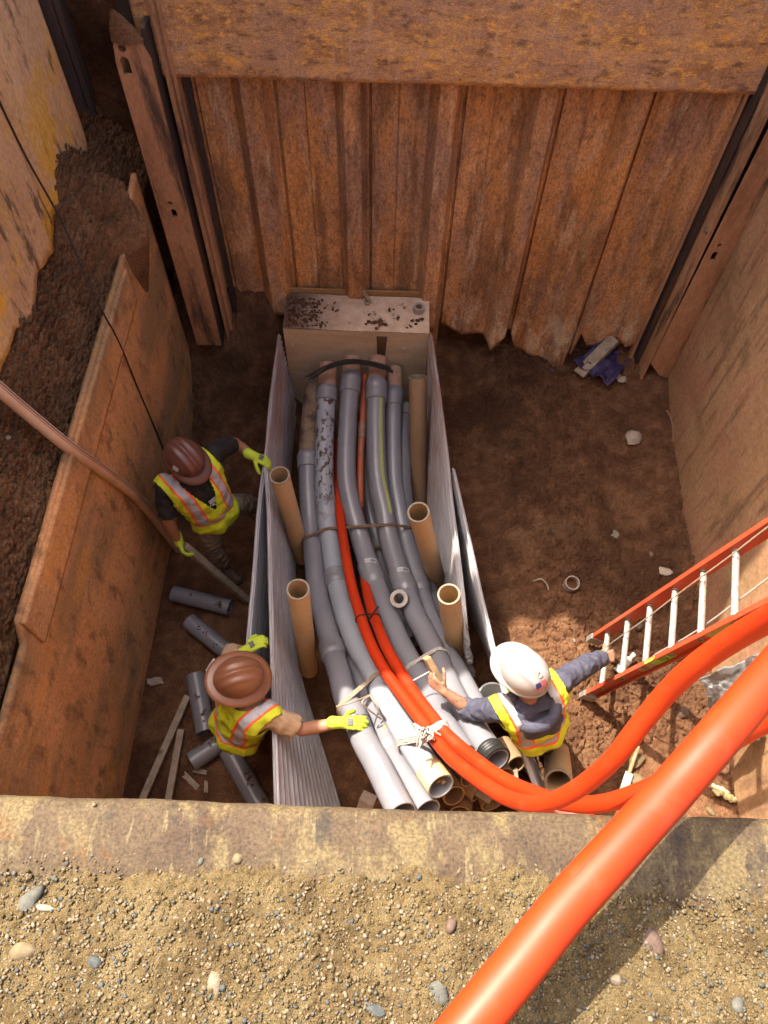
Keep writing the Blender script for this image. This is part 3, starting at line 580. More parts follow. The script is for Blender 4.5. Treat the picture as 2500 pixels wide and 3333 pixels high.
for i,(px,py,r,m,lab,sq) in enumerate([(85,2925,.022,'stone_grey','large grey rock half buried at the left edge of the near gravel',(1.3,.7,.5)),
    (133,2955,.011,'stone_white','bright white elongated pebble near the left grey rock',(1.5,.7,.6)),
    (705,3195,.016,'stone_pale','pale lumpy stone low in the middle of the near gravel',(1.1,1,.6)),
    (315,3130,.012,'stone_blue','blue grey stone in the lower left gravel',(1,1,.6)),
    (70,3100,.020,'stone_tan','broad tan stone in the bottom left gravel',(1.2,.9,.5)),
    (1470,3015,.012,'stone_purple','brown upright stone left of the big orange conduit',(.9,1.1,.8)),
    (1430,3230,.016,'stone_grey','flat dark stone beside the lower end of the big orange conduit',(1.2,1,.4)),
    (2125,3070,.020,'stone_purple','reddish flat stone right of the conduit shadow',(1.4,.9,.35)),
    (2000,3185,.012,'stone_pale','pale broken stone in the gravel by the conduit shadow edge',(1,.9,.7)),
    (2400,3275,.014,'stone_grey','rounded grey stone at the bottom right of the gravel',(1.1,.9,.5)),
    (1220,3290,.013,'stone_blue','blue grey oval stone at the bottom edge left of the conduit',(.8,1.2,.6)),
    (1310,3045,.008,'stone_tan','small tan stone near the rusty rim centre',(1,1.1,.8)),
    (645,2798,.009,'stone_grey','dark pebble lying on the muddy rim left of centre',(1,1,.8)),
    (770,2790,.010,'stone_tan','tan dark sided pebble on the rim beside another pebble',(1.2,1,.8)),
    (1465,2795,.0055,'stone_white','tiny white chip on the rim left of the big conduit',(1.3,.7,.5))]):
    p = Z(px,py,ZR+.02); p[2] = max(float(gz(np.array(p[0]),np.array(p[1]))), ZR-.01)+(r*sq[2]*.10 if r > .012 else r*sq[2]*.4)
    rock(p, r, m, lab, sq, seed=200+i)
# ================================================================== bulkhead, forms, conduits
# ---- concrete bulkhead
bh = empty('concrete_bulkhead'); tag(bh, 'concrete bulkhead block with muddy top where the grey conduits enter', 'concrete block')
bx0, bx1, by0, by1, bzt = -.875, .325, 4.335, 4.735, 1.05
gx = np.linspace(bx0,bx1,110); gy = np.linspace(by0-.004,by1,44); A,B = np.meshgrid(gx,gy,indexing='ij')
left = np.clip((-.42-A)*2.2+(4.62-B)*.4,0,1); d,h = cells(A*26,B*26,4); d2,h2 = cells(A*60,B*60,5)
topz = bzt+.010*fbm(A*9,B*9,4,1)+left*(.035*np.clip(.75-d,0,1)*(.4+h)+.02*np.clip(.7-d2,0,1))
mb = MB(); mb.grid(np.stack([A,B,topz],-1)); mb.obj('top_slab', M['concrete'], bh, 180, False)
mb = MB(); mb.box(((bx0+bx1)/2,by0+.012,bzt/2-.03),((bx1-bx0)/2,.012,bzt/2+.02)); mb.obj('front_board', M['formwood'], bh, False)
mb = MB(); mb.box(((bx0+bx1)/2,(by0+by1)/2+.015,bzt/2-.05),((bx1-bx0)/2-.003,(by1-by0)/2-.012,bzt/2+.035)); mb.obj('core', M['concrete'], bh, False)
rgm = np.random.default_rng(8)
def clump(c, r, n, mname, parent, name='mud_clump', flat=.45, seed=0):
    g = np.random.default_rng(seed); mb = MB()
    for i in range(n):
        q = np.asarray(c)+np.array([g.normal()*r*.5,g.normal()*r*.5,abs(g.normal())*r*.1]); mb.blob(q, r*g.uniform(.25,.55), 1, .25, (1,1,flat), seed=seed*50+i)
    o = mb.obj(name, M[mname], parent, 60, False); o['kind'] = 'stuff'; return o
for i,(px,py,r) in enumerate([(1095,1010,.035),(1200,1022,.02),(1270,1012,.025),(1300,1040,.03),(1330,1065,.028),(1040,1050,.03),(1025,1000,.02),(1362,1048,.04),(1240,1060,.06),(1215,1056,.05),(1010,1040,.035),(1090,985,.018)]):
    clump(Z(px,py,bzt+.004), r, 6, 'soil', bh, flat=.25, seed=300+i)
mb = MB(); pts = spline([Z(1243,1075,bzt)+np.array([0,-.006,0]), Y(1243,1110,by0-.004), Y(1241,1150,by0-.004), Y(1240,1192,by0-.004)],16)
mb.grid(np.stack([pts-np.array([.045,0,0])*np.linspace(1.1,.6,len(pts))[:,None], pts+np.array([.045,0,0])*np.linspace(1.1,.6,len(pts))[:,None]],1)); mb.obj('water_stain', mat('wet_stain',[(.13,.08,.035),(.17,.11,.055)],12,rough=.35,bump=.1), bh)
for px,py in ((952,1122),(1415-20,1125),(1315,1135)): 
    mb = MB(); mb.lathe([(.001,0),(.012,0),(.012,.006),(.001,.007)], Y(px,py,by0-.006), (0,-1,0), 10); mb.obj('form_bolt', M['white'], bh)
mb = MB(); mb.lathe([(.013,0),(.022,0),(.024,.022),(.020,.026),(.013,.024),(.012,.003)], Z(1196,988,bzt+.003), (0,0,1), 18); mb.obj('anchor_ring', M['alu'], bh)
n = 420; x = bx0+.02+np.abs(rgm.normal(size=n))*.16; y = rgm.uniform(by0+.01,by1-.06,n); kk = (x < bx1-.05) & (rgm.random(n) < np.clip(1.25-(x-bx0)*2.6,.05,1)); x, y = x[kk], y[kk]; rr_ = rgm.uniform(.005,.017,len(x))
mo = rocks('mud_patch', np.stack([x,y,np.full(len(x),bzt+.012)],-1), rr_, 'soil', (1,1,.6), 4); mo.parent = bh; mo['kind'] = 'stuff'
# plywood behind it
mb = MB(); mb.box((-.27,4.765,.50),(.70,.009,.585)); tag(mb.obj('plywood_sheet', M['ply'], None, False), 'plywood sheet standing behind the concrete bulkhead', 'plywood')
# broken stake tip above the bulkhead
mb = MB(); mb.bar(Z(1205,985,1.06), Y(1180,945,4.70), .03, .02, jit=.004); tag(mb.obj('wood_splinter', M['woodfresh'], None, False), 'broken wood splinter poking up behind the bulkhead', 'wood')
# ---- tape rolls
def tape_roll(c, ax, R, w, label, m):
    t = empty('tape_roll'); tag(t, label, 'tape roll')
    mb = MB(); mb.lathe([(R*.62,0),(R,0),(R,w),(R*.62,w),(R*.62,0)], c, ax, 30); mb.obj('tape', m, t, 40)
    mb = MB(); mb.lathe([(R*.55,.001),(R*.617,.001),(R*.617,w-.001),(R*.55,w-.001),(R*.55,.001)], c, ax, 26); mb.obj('core', M['stub'], t, 40); return t
M['tapetan'] = mat('clear_tape', [(.36,.33,.28),(.44,.41,.36)], 20, rough=.35, bump=.1, spec=.5)
tape_roll(Z(1362,1012,bzt+.004), (.05,0,1), .048, .05, 'roll of tape standing on the right end of the bulkhead top', M['tapetan'])

# ---- corrugated form sheets
def sheet(top, bot, label, ribs=20, amp=.017, group=None, ragged=0, n=70):
    T = resample(spline(top,80), n); B = resample(spline(bot,80), n); t = np.linspace(0,1,ribs*6+1)
    nrm = np.cross(T[-1]-T[0], B[0]-T[0]); nrm /= np.linalg.norm(nrm)
    P = T[:,None,:]*(1-t)[None,:,None]+B[:,None,:]*t[None,:,None]
    P = P + nrm*(amp*np.sign(np.sin(t*ribs*2*math.pi))*np.abs(np.sin(t*ribs*2*math.pi))**.5)[None,:,None]
    if ragged:
        dirv = (T[-1]-T[-2])/np.linalg.norm(T[-1]-T[-2])
        P = P + dirv*(np.linspace(0,1,n)**6)[:,None,None]*(ragged*(vnoise(t*ribs*.8,t*0,3)-.5))[None,:,None]
    P = P + nrm*(.012*fbm(np.repeat(np.linspace(0,4,n)[:,None],len(t),1),np.repeat(t[None]*2,n,0),3,5))[...,None]
    mb = MB(); mb.grid(P); o = mb.obj('form_sheet', M['sheet'], None, 35); md = o.modifiers.new('t','SOLIDIFY'); md.thickness = .006; md.offset = 0
    tag(o, label, 'form sheet', group); return o
def edge_rod(parent, pts, r=.009):
    mb = MB(); mb.tube(spline(pts,60), r, 8); return mb.obj('top_bead', M['sheet'], parent)
topA = [Z(908,1090,1.02),Z(880,1300,1.06),Z(868,1450,1.08),Z(845,1620,1.1),Z(825,1880,1.1),Z(803,2140,1.1),Z(815,2300,1.1)]
botA = [Z(964,1320,.02),Z(950,1480,.02),Z(935,1640,.02),Z(915,1800,.02),Z(905,1950,.02),Z(890,2140,.02),Z(880,2330,.02)]
sA = sheet(topA, botA, 'weathered corrugated form sheet from the bulkhead past the left workers', 15); edge_rod(sA, topA)
topB = [Z(862,1520,1.14),Z(872,1650,1.14),Z(878,1850,1.14),Z(882,2050,1.14),Z(888,2300,1.14),Z(893,2480,1.14),Z(898,2660,1.14)]
botB = [Z(968,1700,.02),Z(960,1850,.02),Z(960,2025,.02),Z(975,2190,.02),Z(1020,2350,.02),Z(1080,2530,.02),Z(1120,2660,.02)]
sB = sheet(topB, botB, 'corrugated form sheet that the near left worker leans over', 15); edge_rod(sB, topB)
topC = [Z(1401,1085,1.03),Z(1425,1250,1.05),Z(1450,1440,1.06),Z(1468,1620,1.07),Z(1490,1800,1.05),Z(1508,1980,1.0),Z(1515,2070,.96)]
botC = [Z(1388,1320,.02),Z(1388,1480,.02),Z(1392,1620,.02),Z(1410,1760,.02),Z(1440,1900,.05),Z(1475,2060,.2),Z(1542,2195,.3)]
sC = sheet(topC, botC, 'corrugated form sheet on the right of the conduits ending in ragged strips', 14, ragged=.16); edge_rod(sC, topC, .008)
topD = [Z(1474,1525,1.02),Z(1500,1640,1.02),Z(1536,1800,1.0),Z(1580,2000,.95),Z(1627,2190,.92),Z(1672,2350,.88),Z(1705,2460,.82),Z(1765,2625,.76)]
botD = [Z(1480,1720,.02),Z(1500,1840,.02),Z(1530,1980,.04),Z(1580,2100,.08),Z(1640,2250,.08),Z(1700,2380,.08),Z(1745,2480,.08),Z(1800,2620,.08)]
sD = sheet(topD, botD, 'narrow corrugated form sheet running under the white helmeted worker', 10); edge_rod(sD, topD, .008)

# ---- grey conduits
R0 = .0765
HP = [(1150,.80),(1230,.76),(1400,.66),(1550,.58),(1750,.50),(1900,.52),(2050,.64),(2150,.76),(2250,.90),(2350,1.06),(2450,1.20),(2550,1.33),(2650,1.45)]
def hz(py, dz=0): return np.interp(py,[a for a,b in HP],[b for a,b in HP])+dz
def path(px, dz=0, n=110): return resample(spline([Z(a,b,hz(b,dz)) for a,b in px], 160), n)
def ring_piece(P, i0, i1, r, name, m, parent, n=22):
    i0 = max(0,i0); i1 = min(len(P)-1,i1); mb = MB(); k = i1-i0+1
    mb.tube(P[i0:i1+1], r if np.isscalar(r) else r[:k], n, caps=False); return mb.obj(name, m, parent)
def bell(P, py, parent, R=R0, flip=1, L=.20):
    i = at_py(P, py); s = arcl(P); seg = [j for j in range(len(P)) if abs(s[j]-s[i]) < L/2]
    Q = resample(P[seg[0]:seg[-1]+1], 22); t = np.linspace(0,1,22); t = t if flip > 0 else t[::-1]
    r = R*np.interp(t,[0,.02,.03,.60,.64,.80,.98,1],[1.0,1.02,1.16,1.15,1.19,1.17,1.04,1.0])
    mb = MB(); mb.tube(Q, r, 26, caps=False); return mb.obj('bell_socket', M['pvcbell'], parent)
def on_top(P, i, R, ang=0, dt=0):          # a point on the skin of a tube, ang measured from straight up towards +side
    T,U,V = frames(P); t = T[i]; side = np.cross(t,(0,0,1.)); side /= np.linalg.norm(side); upv = np.cross(side,t)
    return P[i]+R*(math.cos(ang)*upv+math.sin(ang)*side), t, side, upv
def skin_patch(P, i0, i1, a0, a1, R, name, m, parent, na=8, wav=0):
    rows = []
    for i in range(i0,i1+1):
        rows.append([on_top(P,i,R,a+wav*math.sin(i*1.7+a*5))[0] for a in np.linspace(a0,a1,na)])
    mb = MB(); mb.grid(np.array(rows)); return mb.obj(name, m, parent, True, False)
def conduit(px, label, dz=0, bells=(), stub=None, R=R0, m='pvc', hollow=True, flips=None, n=110):
    P = path(px, dz, n); mb = MB()
    mb.tube(P, R, 26, inner=R*.90)
    o = mb.obj('conduit', M[m], None); tag(o, label, 'conduit', 'grey conduits of the duct bank')
    for k,b in enumerate(bells): bell(P, b, o, R, (flips or [1]*9)[k])
    if stub is not None:
        i = at_py(P, stub); d = P[0]-P[min(3,len(P)-1)]; d /= np.linalg.norm(d)
        Q = np.vstack([P[0]+d*.10, P[:i+1]]); mb = MB(); mb.tube(resample(Q,14), R*1.02, 24); mb.obj('brown_stub', M['stub'], o)
    return o, P
cA,PA = conduit([(1022,1262),(1009,1388),(1003,1486),(1005,1600),(1013,1720),(1033,1917),(1060,2025),(1079,2107),(1104,2188),(1125,2270),(1153,2324),(1183,2405),(1228,2487),(1268,2568),(1310,2650)],
    'leftmost grey conduit that the brown helmeted worker rests a glove on', -.05, bells=(1500,2118), flips=[-1,1,1])
i = at_py(PA,1485); ring_piece(PA, 0, i, R0*1.03, 'muddy_length', M['mudpipe'], cA)
cB,PB = conduit([(1066,1225),(1064,1269),(1058,1388),(1055,1551),(1066,1714),(1074,1754),(1096,1890),(1124,2000),(1162,2100),(1205,2172),(1245,2260),(1304,2361),(1372,2470),(1436,2560)],
    'mud spattered grey conduit ending in a taped open mouth at the near rim', 0, bells=(1290,1895), stub=1262, m='pvcmud', flips=[-1,1])
cC,PC = conduit([(1144,1204),(1142,1236),(1131,1388),(1128,1551),(1147,1660),(1174,1754),(1204,1852),(1229,1917),(1267,2015),(1310,2110),(1365,2205),(1415,2300),(1462,2385),(1510,2460)],
    'middle grey conduit with a barcode label just right of the orange pair', .0, bells=(1258,1872), stub=1222, flips=[-1,1])
cD,PD = conduit([(1229,1204),(1226,1247),(1223,1388),(1229,1551),(1250,1660),(1267,1754),(1302,1868),(1326,1928),(1350,1998),(1388,2069),(1424,2145),(1455,2215),(1493,2290),(1534,2355),(1576,2420),(1618,2475)],
    'grey conduit with lime stripe and a tape roll lying on it', .02, bells=(1272,1905), stub=1245, flips=[-1,1])
cE,PE = conduit([(1283,1236),(1283,1274),(1280,1388),(1283,1551),(1299,1660),(1318,1754),(1350,1863),(1374,1935),(1400,2010),(1436,2090),(1486,2180),(1526,2255),(1560,2320)],
    'slim grey conduit tucked right of the lime striped conduit', -.10, bells=(1300,1905), stub=1268, R=.070, flips=[-1,1])
cF,PF = conduit([(1318,1318),(1315,1388),(1313,1551),(1330,1714),(1352,1790),(1380,1880),(1410,1960),(1442,2040),(1490,2140)],
    'rightmost low grey conduit beside the tan pipes', -.24, bells=(1328,1935), R=.066, flips=[-1,1])
cG,PG = conduit([(1185,1420),(1188,1551),(1202,1660),(1226,1754),(1255,1890),(1295,2000),(1340,2090)], 'low grey conduit in the gap beneath the barcode labelled pair', -.34, R=.066)
cH,PH = conduit([(1120,2060),(1165,2180),(1215,2300),(1250,2385),(1292,2487),(1345,2568),(1392,2640)], 'low grey conduit under the gloved hand beside the leftmost conduit', -.20, bells=(2420,))
cI,PI = conduit([(1040,1500),(1048,1700),(1075,1900),(1110,2030),(1150,2150)], 'deep grey conduit beneath the two left conduits', -.36, R=.066)
# lime stripe, labels, tape
skin_patch(PD, at_py(PD,1255), at_py(PD,1690), -.75, -.35, R0*1.012, 'paint_stripe', M['limepaint'], cD)
skin_patch(PD, at_py(PD,1250), at_py(PD,1290), -.75, -.35, R0*1.135, 'paint_stripe', M['limepaint'], cD)
def sticker(P, py, ang, R, parent, w=.085, h=.036):
    i = at_py(P,py); c,t,side,upv = on_top(P,i,R*1.21,ang); nrm = math.cos(ang)*upv+math.sin(ang)*side; tang = np.cross(t,nrm)
    a = tang*math.cos(.25)-t*math.sin(.25); b = np.cross(nrm,a)
    mb = MB(); g = [[c+a*u+b*v+nrm*(-(u*u)/(2*R)+.002) for v in (-h/2,h/2)] for u in np.linspace(-w/2,w/2,9)]; mb.grid(np.array(g)); s = mb.obj('barcode_label', M['white'], parent, True)
    mb = MB(); x = -w*.42
    for k in range(8):
        ww = [.0035,.0018,.005,.0018,.0035,.003,.0045,.002][k]
        mb.add([c+a*u+b*v+nrm*(-(u*u)/(2*R)+.0035) for u,v in ((x,-h*.25),(x+ww,-h*.25),(x+ww,h*.32),(x,h*.32))],[(0,1,2,3)]); x += ww+.0018
    for k in range(3): mb.add([c+a*u+b*v+nrm*(-(u*u)/(2*R)+.0035) for u,v in ((.008,h*(.26-.2*k)),(w*.44,h*(.26-.2*k)),(w*.44,h*(.22-.2*k)),(.008,h*(.22-.2*k)))],[(0,1,2,3)])
    mb.obj('barcode_print', M['ink'], s, False, False)
sticker(PC, 1852, -.15, R0, cC); sticker(PD, 1885, -.2, R0, cD)
def tape_strip(P, py0, py1, a0, a1, parent, R=R0):
    i0,i1 = at_py(P,py0), at_py(P,py1); o = skin_patch(P, min(i0,i1), max(i0,i1), a0, a1, R*1.02, 'silver_tape', M['tape'], parent, 7, .05)
tape_strip(PA, 2470, 2640, -.25, .30, cA); tape_strip(PB, 2395, 2550, -.30, .15, cB)
i = at_py(PB,2515); ring_piece(PB, i, len(PB)-1, R0*1.03, 'tan_sleeve', M['tanpipe'], cB)
i = at_py(PD,2440); P_=resample(PD[i:],12); mb = MB(); mb.tube(P_, R0*np.array([1.0,1.06,1.08,1.03,1.09,1.04,1.10,1.05,1.11,1.10,1.15,1.15]), 26, inner=R0*.95); mb.obj('threaded_coupling', M['black'], cD)
mb = MB(); e = len(PB)-1; tB = PB[e]-PB[e-3]; tB /= np.linalg.norm(tB)
for k in range(4):
    c = PB[e]-tB*.10+np.array([-.03+.02*k,0,-.03+.014*k]); tag(MB().bar(c-tB*.12, c+tB*(.04+.01*k), .026, .012, jit=.002).obj('wood_lath', M['woodfresh'], None, False), ['leftmost','second','third','rightmost'][k]+' of the thin laths stuffed in the taped conduit mouth', 'lath', 'laths in the taped conduit mouth')
# tape roll lying on the lime striped conduit
i = at_py(PD,1945); c,t,side,upv = on_top(PD,i,R0*1.1,-.25); tape_roll(Z(1303,1950,c[2]+.02), (-.25,-.35,1), .064, .05, 'roll of clear tape lying on the lime striped conduit', M['tapetan'])

# ---- orange conduits
RO = .0365
def opath(px, n=150): return resample(spline(ZP(px), 220), n)
PO1 = opath([(1092,1440,.36),(1096,1520,.42),(1102,1610,.50),(1111,1710,.58),(1126,1808,.64),(1147,1917,.72),(1180,2025,.86),(1214,2112,.98),(1263,2199,1.10),(1322,2280,1.23),(1375,2351,1.34),(1415,2405,1.43),(1472,2470,1.55),(1556,2538,1.74),(1641,2592,1.98),(1725,2617,2.2),(1780,2612,2.32),(1846,2588,2.46),(1925,2535,2.62),(2007,2458,2.80),(2088,2353,2.95),(2170,2255,3.1),(2251,2177,3.25),(2360,2098,3.42),(2500,2015,3.65),(2700,1910,3.95)])
PO2 = opath([(1172,1650,.28),(1176,1760,.34),(1184,1860,.46),(1200,1950,.64),(1226,2030,.82),(1262,2115,.98),(1312,2200,1.10),(1362,2275,1.22),(1408,2335,1.32),(1442,2380,1.41),(1514,2445,1.52),(1599,2512,1.70),(1683,2559,1.86),(1750,2587,2.0),(1810,2608,2.1),(1898,2619,2.22),(1980,2612,2.34),(2061,2586,2.46),(2142,2552,2.56),(2250,2490,2.7),(2400,2400,2.9),(2500,2345,3.05),(2700,2250,3.3)])
o1 = MB().tube(PO1, RO, 26).obj('orange_conduit', M['orange']); tag(o1, 'bright orange conduit looping from the duct bank up past the ladder', 'orange conduit', 'orange conduits')
o2 = MB().tube(PO2, RO, 26).obj('orange_conduit', M['orange']); tag(o2, 'second orange conduit of the tied pair dipping under the other loop', 'orange conduit', 'orange conduits')
PO3 = opath([(1690,2615,1.75),(1735,2628,1.78),(1800,2642,1.82),(1870,2656,1.86),(1960,2690,1.9)],40)
tag(MB().tube(PO3, RO, 22).obj('orange_conduit', M['orange']), 'short stretch of orange conduit just peeping over the near rim', 'orange conduit', 'orange conduits')
PB_ = resample(spline([Z(1396,3500,4.265),Z(1535,3329,4.265),Z(1690,3140,4.265),Z(1841,2953,4.265),Z(2015,2762,4.262),Z(2184,2575,4.258),Z(2345,2390,4.265),Z(2500,2207,4.25),Z(2700,1975,4.22)],120),80)
ob = MB().tube(PB_, .0355, 36).obj('orange_conduit', M['orange']); tag(ob, 'large foreground orange conduit crossing the rim diagonally', 'orange conduit', 'orange conduits')
i0_,i1_ = sorted((at_py(PB_,2880),at_py(PB_,2770))); skin_patch(PB_, i0_, i1_, -.66, -.63, .0357, 'scuff_mark', M['black'], ob, 3, .012)
# small print along the far loop
rgp = np.random.default_rng(4); mbp = MB(); i0 = at_py(PO1[110:],2250)+110 if True else 0
T_,U_,V_ = frames(PO1)
for k in range(70):
    f = 0
i0, i1 = min(at_py(PO1[90:],2240)+90, len(PO1)-30), len(PO1)-12
Q = resample(PO1[i0:i1], 420); TQ,_,_ = frames(Q)
toc = C0-Q; toc -= (toc*TQ).sum(1)[:,None]*TQ; toc /= np.linalg.norm(toc,axis=1)[:,None]; sd = np.cross(TQ,toc)
j = 0
while j < 410:
    w = int(rgp.integers(2,4))
    if rgp.random() < .82:
        a0, a1 = (-.16, .02+.05*rgp.random()) if rgp.random()<.6 else (-.06,.06)
        mbp.add([Q[jj]+RO*1.004*(math.cos(a+.25)*toc[jj]+math.sin(a+.25)*sd[jj]) for jj,a in ((j,a0),(min(j+w-1,419),a0),(min(j+w-1,419),a1),(j,a1))],[(0,1,2,3)])
    j += w+1
mbp.obj('pipe_print', mat('faded_print',[(.30,.04,.01)],rough=.6,bump=0,fine=0), o1, False, False)
od = MB().tube(opath([(1187,1222,.66),(1182,1330,.60),(1178,1400,.56),(1174,1480,.52),(1172,1570,.48),(1172,1655,.45)],50), .030, 18).obj('orange_conduit', M['orangedull']); tag(od, 'faded dusty orange conduit wedged between the grey conduits at the bulkhead', 'orange conduit', 'orange conduits')
i = 30; mb = MB(); Pd = opath([(1187,1222,.66),(1182,1330,.60),(1178,1400,.56),(1174,1480,.52)],40); mb.tube(Pd[at_py(Pd,1385):at_py(Pd,1430)+1], .036, 18); mb.obj('coupling', M['stub'], od)

# ---- straps, ropes, ties
def wrap(Ps, m, label, name, cat, r=.005, extra=None, n=1, w=1):     # a band round a bundle: hull of the pipe circles in a plane
    pts = []
    for (P,py,R) in Ps:
        i = at_py(P,py); c,t,side,upv = on_top(P,i,0); 
        for a in np.linspace(0,2*math.pi,28,endpoint=False): pts.append(P[i]+(R+r)*(math.cos(a)*upv+math.sin(a)*side))
    pts = np.array(pts); c0 = pts.mean(0); _,_,vt = np.linalg.svd(pts-c0); q = (pts-c0)@vt[:2].T
    idx = sorted(range(len(q)), key=lambda k:(q[k][0],q[k][1]))
    cr = lambda o,a,b: (q[a][0]-q[o][0])*(q[b][1]-q[o][1])-(q[a][1]-q[o][1])*(q[b][0]-q[o][0])
    lo=[]; hi=[]
    for k in idx:
        while len(lo)>1 and cr(lo[-2],lo[-1],k)<=0: lo.pop()
        lo.append(k)
    for k in idx[::-1]:
        while len(hi)>1 and cr(hi[-2],hi[-1],k)<=0: hi.pop()
        hi.append(k)
    hull = lo[:-1]+hi[:-1]; loop = pts[hull+[hull[0]]]
    L = resample(loop,90); mb = MB()
    for s in range(n): mb.tube(L+vt[2]*(s-(n-1)/2)*r*1.9+RNG.normal(size=(90,3))*r*.12, r, 7)
    return tag(mb.obj(name, m), label, cat)
wrap([(PA,1772,R0),(PB,1738,R0),(PC,1716,R0),(PD,1722,R0),(PE,1740,.07),(PF,1768,.066)], M['strapbrown'], 'muddy strap stretched across all the grey conduits', 'strap', 'strap', .006, n=2)
wrap([(PA,2308,R0),(PB,2235,R0)], M['strap'], 'tan webbing strap tying the two left conduits near the glove', 'strap', 'strap', .006, n=3)
wrap([(PC,2195,R0),(PD,2150,R0)], M['rope'], 'pale strap tying two conduits beside the held wood block', 'strap', 'strap', .005, n=3)
wrap([(PO1,2025,RO),(PO2,2022,RO)], M['black'], 'black tie round the two orange conduits', 'cable tie', 'cable tie', .004)
wrap([(PO1,2405,RO),(PO2,2380,RO),(PB,2415,R0)], M['rope'], 'white rope lashing the orange pair to the taped conduit', 'rope', 'rope', .0055, n=4)
rk = empty('rope_knot'); tag(rk, 'knotted white rope ends beside the orange pair', 'rope'); g = np.random.default_rng(2)
for s in range(6):
    c = Z(1390,2395,1.50); pts = [c+g.normal(size=3)*.030 for _ in range(6)]; MB().tube(spline(pts,40), .005, 7).obj('strand', M['rope'], rk)
tk = empty('tie_tail'); tag(tk, 'black cable tie tail sticking up from the orange pair', 'cable tie')
MB().tube(spline([Z(1198,2022,.93),Z(1212,2000,.98),Z(1232,1974,1.02)],12), .006, 6).obj('tail', M['black'], tk); MB().tube(spline([Z(1198,2022,.93),Z(1193,1995,.98),Z(1189,1976,1.0)],12), .0025, 5).obj('tail', M['black'], tk)
for k,(a,b,c) in enumerate([((1095,2300),(1148,2285),(1205,2262)),((1205,2262),(1180,2290),(1240,2340)),((1205,2265),(1230,2300),(1252,2345))]):
    zz = [1.17,1.2,1.12]
    tag(MB().tube(spline([Z(*a,1.16),Z(*b,1.2),Z(*c,1.05)],20), .0055, 6).obj('webbing_end', M['strap']), ['taut webbing end crossing the leftmost conduit','webbing end drooping beside the lime glove','webbing end hanging down between the two left conduits'][k], 'strap')
cb = empty('cable_tie_bundle'); tag(cb, 'bundle of black cable ties draped over the conduits at the bulkhead', 'cable ties')
for k in range(14):
    o_ = np.array([0,g.normal()*.012,abs(g.normal())*.010]); e = g.uniform(-12,14)
    MB().tube(spline([Z(1005+e,1232,.90)+o_,Z(1060+e*.5,1200,.94)+o_,Z(1130,1180+e*.15,.95)+o_,Z(1190,1184,.94)+o_,Z(1240+e*.4,1194+e*.3,.93)+o_,Z(1272+e*.6,1205+e*.4,.92)+o_],30), .0045, 5).obj('cable_tie', M['black'], cb)

# ---- tan pipes standing in the trench
def tanpipe(top, bot, label, R=.069, m='tanpipe'):
    P = np.linspace(bot, top, 14); o = MB().tube(P, R, 30, inner=R*.86).obj('tan_pipe', M[m]); tag(o, label, 'pipe', 'tan pipes standing along the duct bank')
    d = (P[-1]-P[0])/np.linalg.norm(P[-1]-P[0]); MB().lathe([(R*.845,-.006),(R*.845,.002),(R*1.012,.002),(R*1.012,-.006),(R*.845,-.006)], P[-1], d, 30).obj('cut_rim', M['tanrim'], o); return o
tanpipe(Z(910,1547,1.36), Z(985,1815,.08), 'tan pipe standing nearest the far left worker glove')
tanpipe(Z(1362,1667,1.56), Z(1425,1900,.12), 'tan pipe leaning open topped at the middle right of the conduits')
tanpipe(Z(970,1918,1.46), Z(1005,2180,.05), 'tan pipe standing open between the left form sheet and the leftmost conduit')
tanpipe(Z(1461,1934,1.42), Z(1490,2165,.10), 'tan pipe standing open nearest the white helmeted worker')
tanpipe(Z(1360,1228,.99), Z(1362,1640,.02), 'brown pipe leaning back against the right end of the bulkhead', R=.071, m='tanpipe_dark')
t6 = tanpipe(Z(1819,2548,.72), Z(1812,2445,.22), 'wide tan pipe lying with its open mouth towards the near rim', R=.088)
# ---- cribbing and offcuts under the conduit mouths
def block(a, b, w, t, label, m='woodfresh', name='wood_block', up=(0,0,1)):
    o = MB().bar(a, b, w, t, up, .003).obj(name, M[m], None, False); md = o.modifiers.new('b','BEVEL'); md.width = .003; return tag(o, label, 'wood block', None)
block(Z(1258,2385,1.02), Z(1300,2450,.70), .085, .085, 'wood block wedged between conduits by the glove')
block(Z(1325,2475,1.08), Z(1385,2570,.62), .075, .085, 'notched wood block left of the taped conduit mouth')
block(Z(1390,2570,.92), Z(1400,2640,.45), .06, .08, 'upright wood block in shadow under the taped conduit mouth')
block(Z(1200,2595,.4), Z(1180,2660,.2), .1, .08, 'pale wood block end at the near rim left of the leftmost conduit','paper')
g = np.random.default_rng(12)
offs = [(1478,2590,.72,'brown pipe offcut right under the taped conduit mouth'),(1530,2530,.66,'brown pipe offcut behind the orange pair by the rim'),(1560,2580,.50,'brown pipe offcut below the orange pair in shadow'),
        (1600,2620,.42,'lowest brown pipe offcut against the near rim'),(1640,2530,.66,'brown pipe offcut under the threaded black coupling'),(1680,2490,.5,'brown pipe offcut right of the threaded black coupling'),(1500,2650,.40,'brown pipe offcut half hidden by the near rim')]
for k,(px,py,z,lab) in enumerate(offs):
    c = Z(px,py,z); d = np.array([.35+.25*g.normal(), -.75, .45+.15*g.normal()]); d /= np.linalg.norm(d)
    tag(MB().tube([c-d*.20,c-d*.1,c], .072, 24, inner=.062).obj('pipe_offcut', M['tanpipe_dark']), lab, 'pipe', 'pipe offcuts stacked under the conduit mouths')
